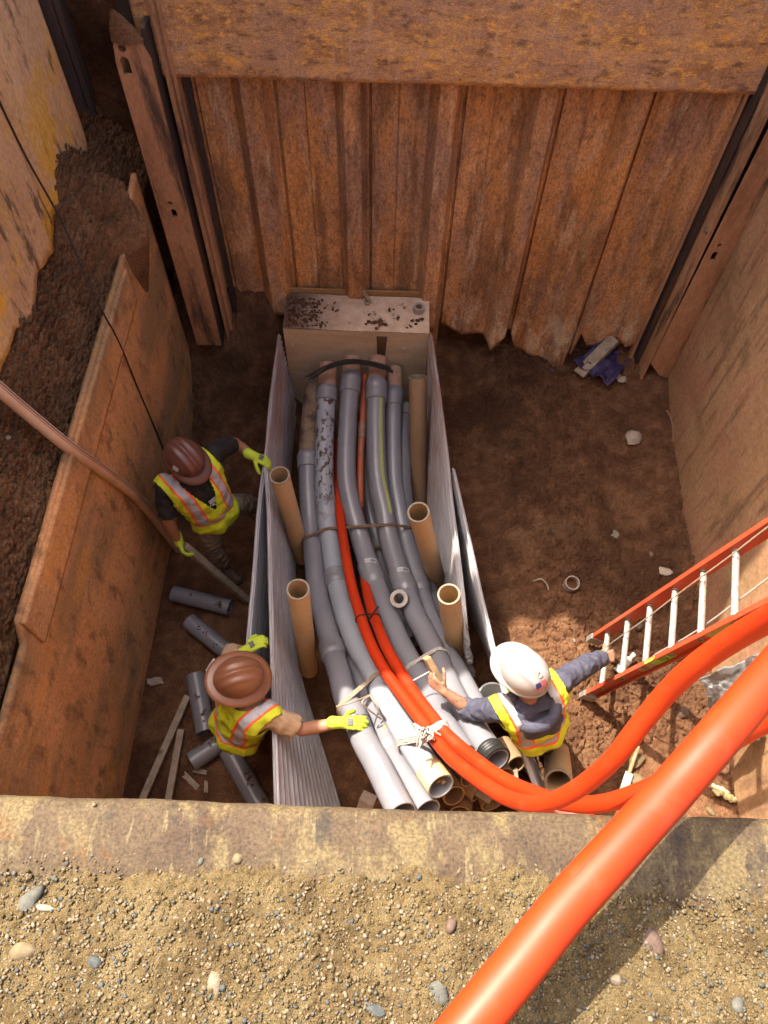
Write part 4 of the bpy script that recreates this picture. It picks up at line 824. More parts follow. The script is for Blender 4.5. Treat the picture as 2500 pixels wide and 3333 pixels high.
for k in range(5):
    c = Z(1500+45*k,2560+15*(k%2),.45+.05*(k%3)); d = np.array([g.normal()*.5,-.6,.3]); d/=np.linalg.norm(d)
    block(c-d*.15,c+d*.12,.04,.03,['short lath under the orange pair beside the taped conduit','second lath from the taped conduit under the orange pair','middle lath in the shaded clutter under the orange pair','lath below the threaded coupling in shadow','rightmost lath in the shaded clutter near the form sheet'][k],'wood','wood_lath')
# grey offcuts on the left floor
for (a,b,lab,R) in [((562,1928),(748,1975),'short grey pipe offcut nearest the wooden pole on the left floor',.066),((612,2018),(765,2140),'grey pipe offcut slanting towards the brown helmeted worker',.066),((634,2195),(668,2382),'grey pipe offcut standing out left of the brown helmeted worker vest',.072),
        ((620,2478),(775,2375),'grey pipe offcut pointing down left beside the near wood lath',.069),((742,2440),(855,2640),'grey pipe offcut running under the near rim by the form sheet',.074)]:
    p,q_ = Z(*a,.09), Z(*b,.09); p[2] = zf(p[0],p[1])+R*.9; q_[2] = zf(q_[0],q_[1])+R*.9
    o = tag(MB().tube(np.linspace(p,q_,8), R, 26, inner=R*.9).obj('pipe_offcut', M['pvc']), lab, 'pipe', 'grey pipe offcuts on the left floor')
    for s in range(3):
        c = p+(q_-p)*g.uniform(.15,.9)+np.array([g.normal()*.02,g.normal()*.02,R*.98]); clump(c, .025, 4, 'soil', o, 'mud_spot', .2, 500+s+int(a[0]))
tag(MB().bar(Z(682,2190,.2), Z(708,2150,.2), .07, .012).obj('metal_scrap', M['tape'], None, False), 'shiny metal scrap between the grey offcuts and the worker', 'metal scrap')
for a,b,w,lab in [((612,2265),(465,2600),.05,'long weathered lath reaching from the left floor to the near rim'),((590,2375),(545,2625),.045,'shorter weathered lath beside the long one at the near rim')]:
    p,q_ = Z(*a,.05),Z(*b,.05); tag(MB().bar(p,q_,w,.03,jit=.003).obj('wood_lath', M['wood'], None, False), lab, 'lath')
block(Z(598,1775,.80), Z(805,1952,.04), .05, .05, 'long wooden pole gripped by the maroon helmeted worker', 'wood', 'wooden_pole')
def scrap(px,py,r,lab,m='paper',z=None,sq=(1.4,.8,.25),seed=1,name='paper_scrap',cat='scrap'):
    p = on(px,py,r*.12) if z is None else Z(px,py,z)
    gg = np.random.default_rng(seed); n = 14; u = np.linspace(-1,1,n); A,B = np.meshgrid(u,u,indexing='ij'); ang = gg.uniform(0,3.1)
    rr = np.sqrt(A*A+B*B); edge = 1-.35*vnoise(np.arctan2(A,B)*2.3+seed,A*0,seed); hgt = .7*fbm(A*2.2+seed*3,B*2.2,3,seed)
    Xl = A*sq[0]*edge; Yl = B*sq[1]*edge; c,s = math.cos(ang),math.sin(ang)
    mb = MB(); mb.grid(np.stack([p[0]+r*(Xl*c-Yl*s),p[1]+r*(Xl*s+Yl*c),p[2]+r*(hgt+.25)],-1)); o = mb.obj(name, M[m], None, 30); md = o.modifiers.new('t','SOLIDIFY'); md.thickness = .002
    return tag(o, lab, cat)
scrap(508,2220,.045,'crumpled pale paper scrap at the foot of the left panel',seed=3)
scrap(652,2512,.04,'upper pale flake on the dark floor left of the near form sheet',seed=4,sq=(1.6,.5,.2)); scrap(622,2542,.045,'lower pale flake on the dark floor by the two laths',seed=5,sq=(1.8,.5,.2)); scrap(672,2562,.03,'smallest pale flake nearest the near rim on the left floor',seed=6,sq=(1.6,.5,.2))
# ================================================================== right side of the pit
# ---- ladder
ld = empty('ladder'); tag(ld, 'orange fibreglass ladder with aluminium rungs leaning at the right wall', 'ladder')
L0 = np.array([1.602,1.943,.617]); LD = np.array([.0472,-.0240,.3003]); LW = np.array([-.092,-.392,0])
lu = LD/np.linalg.norm(LD); lw = LW/np.linalg.norm(LW); ln = np.cross(lw,lu); ln /= np.linalg.norm(ln)
if ln[0] > 0: ln = -ln
for side,(base,s) in enumerate(((L0,-1),(L0+LW,1))):
    c0 = base-LD*.75; c1 = base+LD*11.6; off = lw*s*.012
    prof = [(-.045,0),(.045,0),(.045,.030),(.038,.030),(.038,.006),(-.038,.006),(-.038,.030),(-.045,.030)]     # channel, open to the outside
    vs = [];
    for c in (c0,c1):
        for (a,b) in prof: vs.append(c+ln*a+lw*s*b)
    n = len(prof); fs = [(i,(i+1)%n,n+(i+1)%n,n+i) for i in range(n)]+[tuple(range(n))[::-1],tuple(range(n,2*n))]
    MB().add(vs,fs).obj('rail', M['railred'], ld, False)
    MB().bar(c0-lu*.03+lw*s*.015, c0+lu*.07+lw*s*.015, .10, .040, up=lw).obj('foot', M['alu'], ld, False)
for i in range(12):
    a = L0+LD*i; b = a+LW; hz_ = .019
    mb = MB(); x = np.array([ln*math.cos(t)*.019+lu*math.sin(t)*.016 for t in np.linspace(0,2*math.pi,10,endpoint=False)])
    mb.grid(np.array([[a-lw*.002+q for q in x],[b+lw*.002+q for q in x]]), wrap=True); mb.obj('rung', M['alu'], ld, 30)
    for e,s in ((a,-1),(b,1)):
        MB().lathe([(.012,0),(.026,0),(.024,.006),(.012,.006)], e+lw*s*.0075, lw*s, 16).obj('rung_ring', M['brass'], ld)
        MB().lathe([(.02,0),(.027,0),(.024,.006),(.02,.006)], e-lw*s*.001, -lw*s, 16).obj('rung_ring', M['brass'], ld)
rail_face = lambda along, a, b=.0078: L0+LW+LD*along+ln*a+lw*b
mb = MB(); mb.add([rail_face(2.30,-.036),rail_face(3.05,-.036),rail_face(2.95,.037),rail_face(2.25,.037)],[(0,1,2,3)]); st = mb.obj('green_sticker', M['green'], ld, False)
mb = MB(); mb.add([rail_face(2.25,.046),rail_face(2.7,.046),rail_face(2.6,.0465,.03),rail_face(2.3,.0465,.03)],[(0,1,2,3)]); mb.obj('green_sticker', M['green'], ld, False)
mb = MB(); mb.add([rail_face(1.75,-.034),rail_face(2.28,-.034),rail_face(2.28,.034),rail_face(1.75,.034)],[(0,1,2,3)]); mb.obj('paper_sticker', M['paper'], ld, False)
mb = MB(); mb.add([rail_face(4.2,-.034),rail_face(5.1,-.034),rail_face(5.1,.034),rail_face(4.2,.034)],[(0,1,2,3)]); mb.obj('yellow_sticker', M['limepaint'], ld, False)
cu = bpy.data.curves.new('ten','FONT'); cu.body = '10'; cu.size = .085; cu.align_x = 'CENTER'; cu.align_y = 'CENTER'
tmp = bpy.data.objects.new('tmp',cu); COL.objects.link(tmp); dg = bpy.context.evaluated_depsgraph_get(); me = bpy.data.meshes.new_from_object(tmp.evaluated_get(dg)); bpy.data.objects.remove(tmp)
me.materials.append(M['ink']); tx = link('number_print', me, st); o_ = rail_face(2.68,0,.0105); xx, yy_ = lu, -ln
if np.dot(np.cross(xx,yy_), lw) < 0: yy_ = -yy_
mw = np.eye(4); mw[:3,0]=xx; mw[:3,1]=yy_; mw[:3,2]=lw; mw[:3,3]=o_; tx.matrix_world = Matrix(mw.tolist())
lr = empty('ladder_rope'); tag(lr, 'thin rope strung loosely along the ladder rungs', 'rope')
MB().tube(spline([L0+LD*(-.1)+LW*.35+ln*.03,L0+LD*1+LW*.30+ln*.03,L0+LD*2+LW*.27+ln*.032,L0+LD*3+LW*.20+ln*.03,L0+LD*4+LW*.16+ln*.035,L0+LD*5+LW*.10+ln*.03,L0+LD*6.5+LW*.02+ln*.03,L0+LD*9+LW*.1+ln*.03],90), .0045, 6).obj('rope_length', M['strap'], lr)
MB().tube(spline([L0+LD*(-.2)+LW*.95-ln*.05,L0+LD*1+LW*.85-ln*.06,L0+LD*2+LW*.72-ln*.08,L0+LD*3.2+LW*.72-ln*.07,L0+LD*4.3+LW*.66-ln*.06,L0+LD*6+LW*.5-ln*.05],70), .0045, 6).obj('rope_length', M['rope'], lr)
# ---- things lying about on the right floor
rock(on(2057,1430,.03), .075, 'paper', 'smooth pale rock lying alone on the right floor', (1,1.2,.6), 31)
rock(on(1195+600,1212,.02), .03, 'stone_purple', 'small round stone at the foot of the sheet piles', (1,1,.8), 32)
for k,(px,py,r,m,lab) in enumerate([(2120,1805,.022,'stone_pale','small pale stone on the right floor above the ladder'),(2165,1860,.05,'paper','long pale wood chip lying by the right panel'),(1870,2083,.018,'stone_pale','small pale stone left of the ladder foot'),(2082,2040,.045,'stone_purple','brown clod lying behind the ladder rungs'),(2225,2320,.045,'stone_purple','flat brown rock between the orange loops'),
        (2070,2480,.055,'stone_tan','tan rock beside the trowel in the sunlit patch'),(2075,2545,.06,'stone_tan','long tan rock just below the trowel'),(2275,2480,.02,'stone_purple','round pebble in the sun near the right panel'),(2310,2640,.03,'stone_tan','tan stone near the yellow foam by the rim')]):
    o = MB(); o.blob(on(px,py,r*.3), r, 2, .12, (1.3,.8,.5), 40+k); tag(o.obj('stone', M[m], None, 60, False), lab, 'stone')
rc = on(1855,1905); rg_ = empty('pipe_ring'); tag(rg_, 'short cut ring of dusty white pipe on the right floor', 'pipe ring')
MB().lathe([(.048,-.01),(.056,-.01),(.056,.075),(.048,.075),(.048,-.01)], rc, (.05,-.15,1), 28).obj('ring_wall', M['paper'], rg_); MB().lathe([(.001,.03),(.047,.03)], rc, (.05,-.15,1), 20).obj('soil_fill', M['soil'], rg_)
tag(MB().tube(spline([on(1735,1893,.01),on(1760,1890,.03),on(1778,1908,.03),on(1785,1922,.01)],20), .006, 6).obj('paper_strip', M['paper']), 'curled pale strip lying left of the pipe ring', 'scrap')
scrap(2000,1745,.035,'white powdery smear on the right floor',m='stone_white',seed=8,sq=(1,.9,.1))
tag(MB().bar(on(1880,1232,.05), on(1985,1140,.16), .11, .045, jit=.004).obj('wood_offcut', M['wood'], None, False), 'grey plank offcut leaning on the rubbish in the far right corner', 'wood')
scrap(1965,1195,.22,'crumpled blue purple plastic bag in the far right corner',m='bluebag',seed=12,name='plastic_bag',cat='bag',sq=(1.1,1,.5))
scrap(2005,1232,.085,'folded tan cardboard scrap in front of the blue bag',seed=14,name='cardboard_scrap',sq=(1.3,.6,.5)); scrap(2010,1100,.085,'torn pale paper stuck at the foot of the rightmost pile',seed=15,sq=(1.2,.7,.5))
tag(MB().tube(spline([on(2168,1340,.02),on(2172,1370,.05),on(2185,1395,.03),on(2190,1440,.01)],20), .005, 5).obj('root_strand', M['stub']), 'thin reddish root hanging at the base of the right panel', 'root')
# trowel
tr = empty('trowel'); tag(tr, 'small trowel with pale handle and grey blade in the sunlit patch', 'trowel'); a,b,c = on(2062,2440,.10),on(2040,2520,.06),on(2022,2585,.03)
MB().tube([a,(a+b)/2,b],.013,10).obj('handle', M['woodfresh'], tr); MB().bar(b,c,.055,.008,jit=.002).obj('blade', M['alu'], tr, False)
# foam, plastic sheet, bottle, bucket
fm = MB(); g = np.random.default_rng(21)
for k in range(16): fm.blob(on(2318+k*4,2570+k*2.2,.04)+g.normal(size=3)*.012, g.uniform(.018,.03), 2, .1, seed=k)
tag(fm.obj('foam_scrap', M['foam'], None, 180, False), 'yellow foam scrap at the foot of the right panel', 'foam')
n = 40; U,V = np.meshgrid(np.linspace(0,1,n),np.linspace(0,1,n),indexing='ij')
A_ = np.array([[Z(2278,2208,1.25),Z(2330,2330,1.0)],[Z(2480,2120,1.5),Z(2470,2420,1.0)]])
Pp = (A_[0,0]*(1-U)[...,None]*(1-V)[...,None]+A_[1,0]*U[...,None]*(1-V)[...,None]+A_[0,1]*(1-U)[...,None]*V[...,None]+A_[1,1]*U[...,None]*V[...,None])
Pp = Pp+np.stack([.03*fbm(U*5,V*9,3,1),.03*fbm(U*6,V*5,3,2),.10*fbm(U*4+3,V*6,4,3)],-1)
o = MB().grid(Pp).obj('plastic_sheet', M['tarp'], None, 60); md = o.modifiers.new('t','SOLIDIFY'); md.thickness = .003; tag(o, 'crumpled grey plastic sheet hanging by the right panel behind the big conduit', 'plastic sheet')
bt = empty('bottle'); tag(bt, 'small clear bottle lying on the floor behind the lowest ladder rungs', 'bottle'); a = on(2005,2190,.05); b = on(2030,2165,.06); d=(b-a)/np.linalg.norm(b-a)
MB().lathe([(.001,0),(.03,.002),(.033,.02),(.033,.12),(.014,.155),(.013,.165)], a, d, 18).obj('bottle_body', M['clear'], bt); MB().lathe([(.001,.19),(.016,.19),(.016,.163),(.001,.163)], a, d, 14).obj('cap', M['white'], bt)
bk = empty('bucket'); tag(bk, 'white bucket rim showing left of the white helmeted worker', 'bucket'); c = Z(1605,2270,.95)
c[2] = .62; c = Z(1606,2275,.62); MB().lathe([(.085,-.30),(.105,0),(.112,0),(.112,.012),(.100,.012),(.100,0),(.08,-.29)], c, (0,0,1), 32).obj('wall', M['white'], bk); MB().lathe([(.001,-.295),(.086,-.30)], c, (0,0,1), 24).obj('base', M['white'], bk)
# ---- hose and wire on the left
hp = resample(spline([X(-120,1160,-2.12),X(0,1268,-2.0),X(110,1362,-1.89),X(200,1436,-1.79),X(262,1482,-1.745),X(320,1522,-1.735),X(430,1605,-1.735),X(500,1682,-1.735),X(548,1745,-1.73),X(590,1800,-1.70),X(618,1850,-1.64)],160),110)
hs = MB().tube(hp, .037, 24).obj('discharge_hose', M['hose']); tag(hs, 'tan hose with red and grey stripes draped over the left panel', 'hose')
T_,_,_ = frames(hp); tc_ = C0-hp; tc_ -= (tc_*T_).sum(1)[:,None]*T_; tc_ /= np.linalg.norm(tc_,axis=1)[:,None]; sd_ = np.cross(T_,tc_)
for (a0,a1,m) in ((.38,.50,'red'),(.70,.90,'greyst'),(.93,.97,'red')):
    for sgn in (-1,):
        MB().grid(np.array([[hp[i]+.0374*(math.cos(a)*tc_[i]+sgn*math.sin(a)*sd_[i]) for a in np.linspace(a0,a1,4)] for i in range(len(hp))])).obj('hose_stripe', M[m], hs, True, False)
tag(MB().tube(spline([X(-60,200,-2.07),X(0,335,-2.07),X(90,520,-2.06),X(190,700,-1.98),X(250,830,-1.90),X(300,950,-1.80),X(345,1035,-1.752),X(390,1120,-1.745),X(460,1290,-1.765),X(520,1430,-1.76),X(560,1540,-1.75),X(600,1650,-1.74)],90), .0065, 7).obj('wire_rope', M['wire']), 'dark wire rope hanging down over the left panels to the worker', 'wire rope')
# ================================================================== people
def unit(v): v = np.asarray(v,float); return v/np.linalg.norm(v)
def ellipsoid(mb, c, r, B, n=14):
    th = np.linspace(0,2*math.pi,n,endpoint=False); ph = np.linspace(.02,math.pi-.02,n//2+2)
    P = np.array([[np.asarray(c)+B@np.array([r[0]*math.sin(p)*math.cos(t), r[1]*math.sin(p)*math.sin(t), r[2]*math.cos(p)]) for t in th] for p in ph])
    o = len(mb.v); mb.grid(P, wrap=True); m = len(th); mb.f.append(tuple(o+i for i in range(m))); mb.f.append(tuple(o+(len(ph)-1)*m+i for i in range(m))[::-1]); return mb
def capsule(mb, a, b, ra, rb, n=12):
    a = np.asarray(a,float); b = np.asarray(b,float); d = unit(b-a); mb.tube([a,a+(b-a)*.5,b], [ra,(ra+rb)/2,rb], n)
    ellipsoid(mb, a, (ra,)*3, np.eye(3), n); ellipsoid(mb, b, (rb,)*3, np.eye(3), n); return mb
def remesh(mb, voxel, smooth=4):
    me = bpy.data.meshes.new('t'); me.from_pydata(mb.v,[],mb.f)
    bm = bmesh.new(); bm.from_mesh(me); bmesh.ops.recalc_face_normals(bm, faces=bm.faces); bm.to_mesh(me); bm.free()
    o = bpy.data.objects.new('t',me); COL.objects.link(o); m = o.modifiers.new('r','REMESH'); m.mode = 'VOXEL'; m.voxel_size = voxel
    if smooth: s = o.modifiers.new('s','SMOOTH'); s.factor = .5; s.iterations = smooth
    dg = bpy.context.evaluated_depsgraph_get(); out = bpy.data.meshes.new_from_object(o.evaluated_get(dg)); bpy.data.objects.remove(o); bpy.data.meshes.remove(me); out.shade_smooth(); return out
from mathutils import noise as mnoise
def wrinkle(me, amp, f, along=(1,1,1)):          # soft folds pushed into cloth
    n = len(me.vertices); co = np.zeros(n*3,np.float32); nm = np.zeros(n*3,np.float32); me.vertices.foreach_get('co',co); me.vertices.foreach_get('normal',nm); co = co.reshape(-1,3); nm = nm.reshape(-1,3)
    d = np.array([amp*(1-abs(mnoise.noise(c*f))*3.2)*.6+amp*.5*mnoise.noise(c*f*2.3+Vector((5,1,2))) for c in (Vector(q) for q in co*np.array(along))])
    me.vertices.foreach_set('co', (co+nm*d[:,None]).astype(np.float32).ravel()); me.update(); return me
def put(me, name, m, parent): me.materials.clear(); me.materials.append(m); return link(name, me, parent)
def hand(mb, w, d, pn, th, curl=(.35,.45,.4), fat=1.0, spread=.12, tcurl=.5):
    # w wrist, d along the hand, pn the way the palm faces, th towards the thumb
    d = unit(d); pn = unit(np.asarray(pn)-d*np.dot(pn,d)); s = np.cross(d,pn); s = s if np.dot(s,th) > 0 else -s
    kn = []
    for k,(o,fwd) in enumerate(((.030,.088),(.010,.093),(-.011,.089),(-.030,.080))):
        K = w+d*fwd+s*o; kn.append(K); capsule(mb, w+s*o*.55+d*.012, K, .0155*fat, .0120*fat, 8)
    for K,L,o,r in zip(kn,(.078,.086,.080,.063),(1,.3,-.4,-1),(.0098,.0100,.0096,.0086)):
        a = 0; p = K; dd = unit(d+s*spread*o)
        for frac,c in zip((.45,.31,.24),curl):
            a += c; v = dd*math.cos(a)+pn*math.sin(a); q = p+v*L*frac; capsule(mb, p, q, r*fat, r*fat*.93, 8); p = q
    p = w+d*.022+s*.026+pn*.008; v = unit(d*.55+s*.75+pn*.25)
    for L,c in ((.042,0),(.032,tcurl),(.026,tcurl*.8)):
        v = unit(v*math.cos(c)+unit(d*.6+pn*.8-s*.3)*math.sin(c)); q = p+v*L; capsule(mb, p, q, .0125*fat, .0105*fat, 8); p = q
    return mb
def hard_hat(parent, c, up, front, m, full=False, stickers=None):
    up = unit(up); front = unit(np.asarray(front)-up*np.dot(front,up)); right = np.cross(front,up); B = np.stack([right,front,up],1)
    def pt(th, ph, lift=0):          # th from the front towards the right, ph 0 at the crown and 1 at the rim
        a = ph*math.pi/2; x = math.sin(th)*math.sin(a)*.118; y = math.cos(th)*math.sin(a)*.143; z = math.cos(a)**.9*.135
        rid = .012*math.exp(-(x/.014)**2)+.008*math.exp(-((abs(x)-.048)/.012)**2); rid *= max(0,math.cos(a*1.02))**.4 if a < 1.5 else 0
        n = unit([x/.118**2, y/.143**2, z/.135**2+1e-6]); return c+B@(np.array([x,y,z])+n*(rid+lift))
    TH = np.linspace(0,2*math.pi,72,endpoint=False); PH = np.linspace(.01,1,26)
    mb = MB(); mb.grid(np.array([[pt(t,p) for t in TH] for p in PH]), wrap=True); mb.f.append(tuple(range(72)))
    hat = mb.obj('hard_hat', m, parent, 180)
    rows = []
    for k,(e,dz) in enumerate(((0,.0),(.25,-.001),(.6,-.006),(1,-.012),(1.0,-.017),(.5,-.012),(0,-.008))):
        row = []
        for t in TH:
            f = max(0,math.cos(t))**1.4; w = (.046+.012*f) if full else (.010+.046*f)
            x = math.sin(t)*(.118+e*w); y = math.cos(t)*(.143+e*w); row.append(c+B@np.array([x,y,dz-e*.012*f]))
        rows.append(row)
    mb = MB(); mb.grid(np.array(rows), wrap=True); mb.obj('brim', m, hat, 180)
    mb = MB(); mb.grid(np.array([[c+B@np.array([math.sin(t)*.108,math.cos(t)*.132,z]) for t in TH] for z in (.01,-.022,-.03)]), wrap=True); mb.obj('suspension_band', M['black'], hat)
    return hat, pt, B
def person(name, label, J, head_front, head_up, mats, gl, hat, extra=None, sleeve='short', curl=None):
    R = empty('person'); tag(R, label, 'person')
    J = {k: np.asarray(v,float) for k,v in J.items()}
    mid = (J['shR']+J['shL'])/2
    for k in ('shR','shL'): J[k] = mid+(J[k]-mid)*.80
    rt = unit(J['shR']-J['shL']); up = unit(J['neck']-J['pelvis']); fr = unit(np.cross(up,rt)); rt = np.cross(fr,up); B = np.stack([rt,fr,up],1); T = np.linalg.norm(J['neck']-J['pelvis']); s = T/.50
    L = lambda x,y,z: J['pelvis']+B@np.array([x,y,z*s])
    def torso(mb, g=0, hips=True):
        if hips: ellipsoid(mb, L(0,-.01,.0), (.165+g,.125+g,.13+g), B)
        ellipsoid(mb, L(0,.0,.17), (.158+g,.115+g,.20+g), B); ellipsoid(mb, L(0,.005,.33), (.178+g,.122+g,.19+g), B)
        for sg in (-1,1): capsule(mb, L(0,0,.44), L(.115*sg,-.005,.435), .088+g, .082+g); 
        capsule(mb, L(.115,-.005,.43), J['shR'], .080+g, .066+g); capsule(mb, L(-.115,-.005,.43), J['shL'], .080+g, .066+g)
    hf = unit(head_front); hu = unit(head_up); hf = unit(hf-hu*np.dot(hf,hu)); HB = np.stack([np.cross(hf,hu),hf,hu],1); H = J['head']; h = lambda x,y,z: H+HB@np.array([x,y,z])
    mb = MB(); torso(mb, -.012)
    capsule(mb, J['neck']-up*.03, h(0,-.02,-.06), .058, .054)
    ellipsoid(mb, h(0,-.008,.025), (.073,.094,.092), HB); ellipsoid(mb, h(0,.022,-.055), (.055,.066,.062), HB); ellipsoid(mb, h(0,.072,-.088), (.026,.022,.020), HB)
    capsule(mb, h(0,.088,.0), h(0,.108,-.028), .009, .013, 8); capsule(mb, h(-.022,.082,-.060), h(.022,.082,-.060), .009, .009, 8)
    for sg in (-1,1): ellipsoid(mb, h(.076*sg,-.005,-.012), (.010,.020,.032), HB, 10); ellipsoid(mb, h(.032*sg,.080,.012), (.020,.014,.008), HB, 10)
    for S in 'RL':
        capsule(mb, J['sh'+S], J['el'+S], .052, .042); capsule(mb, J['el'+S], J['el'+S]*.6+J['wr'+S]*.4, .042, .041); capsule(mb, J['el'+S]*.6+J['wr'+S]*.4, J['wr'+S], .040, .028)
        capsule(mb, J['hi'+S], J['kn'+S], .085, .058); capsule(mb, J['kn'+S], J['an'+S], .056, .038)
        capsule(mb, J['an'+S]-np.array([0,0,.04]), J['an'+S]+J.get('toe'+S, fr*np.array([1,1,0]))*.14-np.array([0,0,.055]), .036, .03)
        d,pn,th,cl = J['hand'+S] if False else curl[S]
        hand(mb, J['wr'+S], d, pn, th, cl)
    body = put(remesh(mb, .0065, 3), 'body', M[mats['skin']], R)
    for sg in (-1,1):
        e = MB(); ellipsoid(e, h(.031*sg,.083,-.002), (.012,.009,.008), HB, 10); eo = e.obj('eye', M['eyew'], body); e = MB(); ellipsoid(e, h(.031*sg,.0905,-.002), (.0045,.003,.0045), HB, 8); e.obj('iris', M['ink'], eo)
    # hair and beard
    mb = MB(); ellipsoid(mb, h(0,-.022,.022), (.079,.092,.088), HB); 
    hm = remesh(mb,.008,1); hair = put(hm,'hair',M['hair'],R)
    bmh = bmesh.new(); bmh.from_mesh(hm); bmesh.ops.delete(bmh, geom=[v for v in bmh.verts if (HB.T@(np.array(v.co)-H))[2] < -.05 or (HB.T@(np.array(v.co)-H))[1] > .045], context='VERTS'); bmh.to_mesh(hm); bmh.free()
    if extra and 'beard' in extra:
        mb = MB(); ellipsoid(mb, h(0,.028,-.066), (.058,.068,.058), HB); ellipsoid(mb, h(0,.076,-.098), (.03,.026,.03), HB); bm_ = remesh(mb,.007,2); put(bm_,'beard',M['hair'],R)
        bmh = bmesh.new(); bmh.from_mesh(bm_); bmesh.ops.delete(bmh, geom=[v for v in bmh.verts if (HB.T@(np.array(v.co)-H))[2] > -.04], context='VERTS'); bmh.to_mesh(bm_); bmh.free()
    # shirt
    mb = MB(); torso(mb, .004)
    for S in 'RL':
        sh, eb, wr = J['sh'+S], J['el'+S], J['wr'+S]
        if sleeve == 'short': capsule(mb, sh, sh+(eb-sh)*.30, .074, .070); mb.tube(np.linspace(sh+(eb-sh)*.2, sh+(eb-sh)*.80, 5), [.071,.072,.070,.069,.068], 14)
        else:
            f = .30 if S == 'L' else .92
            capsule(mb, sh, eb, .074, .062); mb.tube(np.linspace(eb, eb+(wr-eb)*f, 5), [.062,.063,.058,.055,.052], 14); 
            for q in np.linspace(.2,.9,5): ellipsoid(mb, sh+(eb-sh)*q+np.array([0,0,.004])*math.sin(q*30), (.074-.01*q,)*3, np.eye(3), 10) if int(q*10)%2 else None
    put(wrinkle(remesh(mb,.0075,3),.009,13),'shirt',M[mats['shirt']],R)
    # trousers
    mb = MB(); ellipsoid(mb, L(0,-.01,.0), (.172,.132,.13), B)
    for S in 'RL':
        capsule(mb, J['hi'+S], J['kn'+S], .100, .076); capsule(mb, J['kn'+S], J['kn'+S]*.1+J['an'+S]*.9, .076, .066)
        for q in (.25,.5,.75): ellipsoid(mb, J['kn'+S]*(1-q)+J['an'+S]*q+np.array([.004,-.004,0]), (.078-.006*q,.078-.006*q,.04), np.eye(3), 10)
    put(wrinkle(remesh(mb,.008,3),.013,10,(1,1,1.5)),'trousers',M[mats['trousers']],R)
    for S in 'RL':
        mb = MB(); a = J['an'+S]; t = unit(J.get('toe'+S, fr*np.array([1,1,0]))); capsule(mb, a+np.array([0,0,.07]), a-np.array([0,0,.02]), .055, .052); capsule(mb, a-np.array([0,0,.045])-t*.04, a+t*.17-np.array([0,0,.055]), .046, .042)
        put(remesh(mb,.008,2),'boot',M['boot'],R)
    # vest in the torso's own frame so that its bands follow it
    mb = MB(); v0 = MB(); torso(v0, .021); Bi = B.T
    v0.v = [tuple((Bi@(np.array(p)-J['pelvis']))/np.array([1,1,s])) for p in v0.v]
    vm = remesh(v0,.0075,6)
    bmv = bmesh.new(); bmv.from_mesh(vm); kill = []
    for v in bmv.verts:
        x,y,z = v.co
        arm = abs(x) > .215-.015*max(0,min(1,(z-.25)/.2)) and z > .24
        vee = y > .02 and abs(x) < max(0,(z-.22))*.27+.004 and z > .22
        nck = (x*x+(y-.0)**2)**.5 < .084 and z > .40
        if extra and 'hood' in extra: nck = nck or (y < .03 and (x/.105)**2+((z-.46)/.23)**2 < 1)
        hem = z < -.075+.012*math.sin(x*40)
        if arm or vee or nck or hem: kill.append(v)
    bmesh.ops.delete(bmv, geom=kill, context='VERTS')
    for v in bmv.verts:
        w = .010*math.sin(v.co.x*38+v.co.z*9)*max(0,min(1,(.22-v.co.z)/.2)); q_ = mnoise.noise(v.co*9+Vector((J['head'][0]*7,0,0))); v.co += v.normal*(w+.010*(.5-abs(q_)*2)+.005*mnoise.noise(v.co*24))
    bmv.to_mesh(vm); bmv.free()
    vest = put(vm,'safety_vest',M['vest'],R); mw = np.eye(4); mw[:3,:3] = B; mw[:3,3] = J['pelvis']; vest.matrix_world = Matrix(mw.tolist()) @ Matrix.Diagonal((1,1,s,1))
    md = vest.modifiers.new('t','SOLIDIFY'); md.thickness = .006; md.offset = 1; vm.shade_smooth()
    # gloves
    for S in gl:
        d,pn,th,cl = curl[S]; mb = MB(); hand(mb, J['wr'+S], d, pn, th, cl, 1.22); capsule(mb, J['wr'+S]-unit(d)*.045, J['wr'+S]+unit(d)*.02, .039, .033)
        g_ = put(remesh(mb,.0042,2),'glove',M['glove'],R); d = unit(d); pn_ = unit(np.asarray(pn)-d*np.dot(pn,d)); sd = np.cross(d,pn_)
        c = J['wr'+S]+d*.055-pn_*.0215; q = MB(); q.box(c, (.020,.016,.0015), sd, d, pn_); q.obj('glove_label', M['gloveg'], g_, False)
    ht, pt, HBh = hard_hat(R, h(0,-.004,.035), hu, hf, M[hat[0]], hat[1])
    return R, J, B, L, ht, pt, h, vest
def hp(d, pn, th, cl=(.35,.45,.4)): return (np.array(d,float),np.array(pn,float),np.array(th,float),cl)
# ---- far left worker: maroon hat, facing the conduits, one glove on the form sheet, one on the pole
J1 = dict(head=Z(604,1497,1.50),neck=Z(622,1552,1.36),pelvis=Z(700,1672,.88),shR=Z(520,1600,1.29),shL=Z(712,1462,1.31),elR=Z(548,1700,1.06),wrR=Z(581,1760,.87),
    elL=Z(764,1442,1.09),wrL=Z(826,1484,1.15),hiR=Z(672,1690,.85),hiL=Z(735,1650,.85),knR=Z(690,1775,.48),anR=Z(722,1838,.10),knL=Z(805,1640,.50),anL=Z(880,1700,.10),toeR=np.array([.75,-.6,0]),toeL=np.array([.8,-.5,0]))
w1 = person('w1','person in maroon hard hat and lime vest bracing a glove on the form sheet', J1, (.70,-.60,-.30), (.25,-.28,.92), dict(skin='skin_tan',shirt='shirt_black',trousers='khaki'), 'RL', ('hatbrown',False), ('beard',),
    curl={'R':hp((.25,-.55,-.8),(.75,.3,-.2),(.3,.8,.2),(.5,.6,.5)),'L':hp((.92,-.28,-.25),(-.2,-.1,-1),(-.2,-1,0),(.5,.7,.6))})
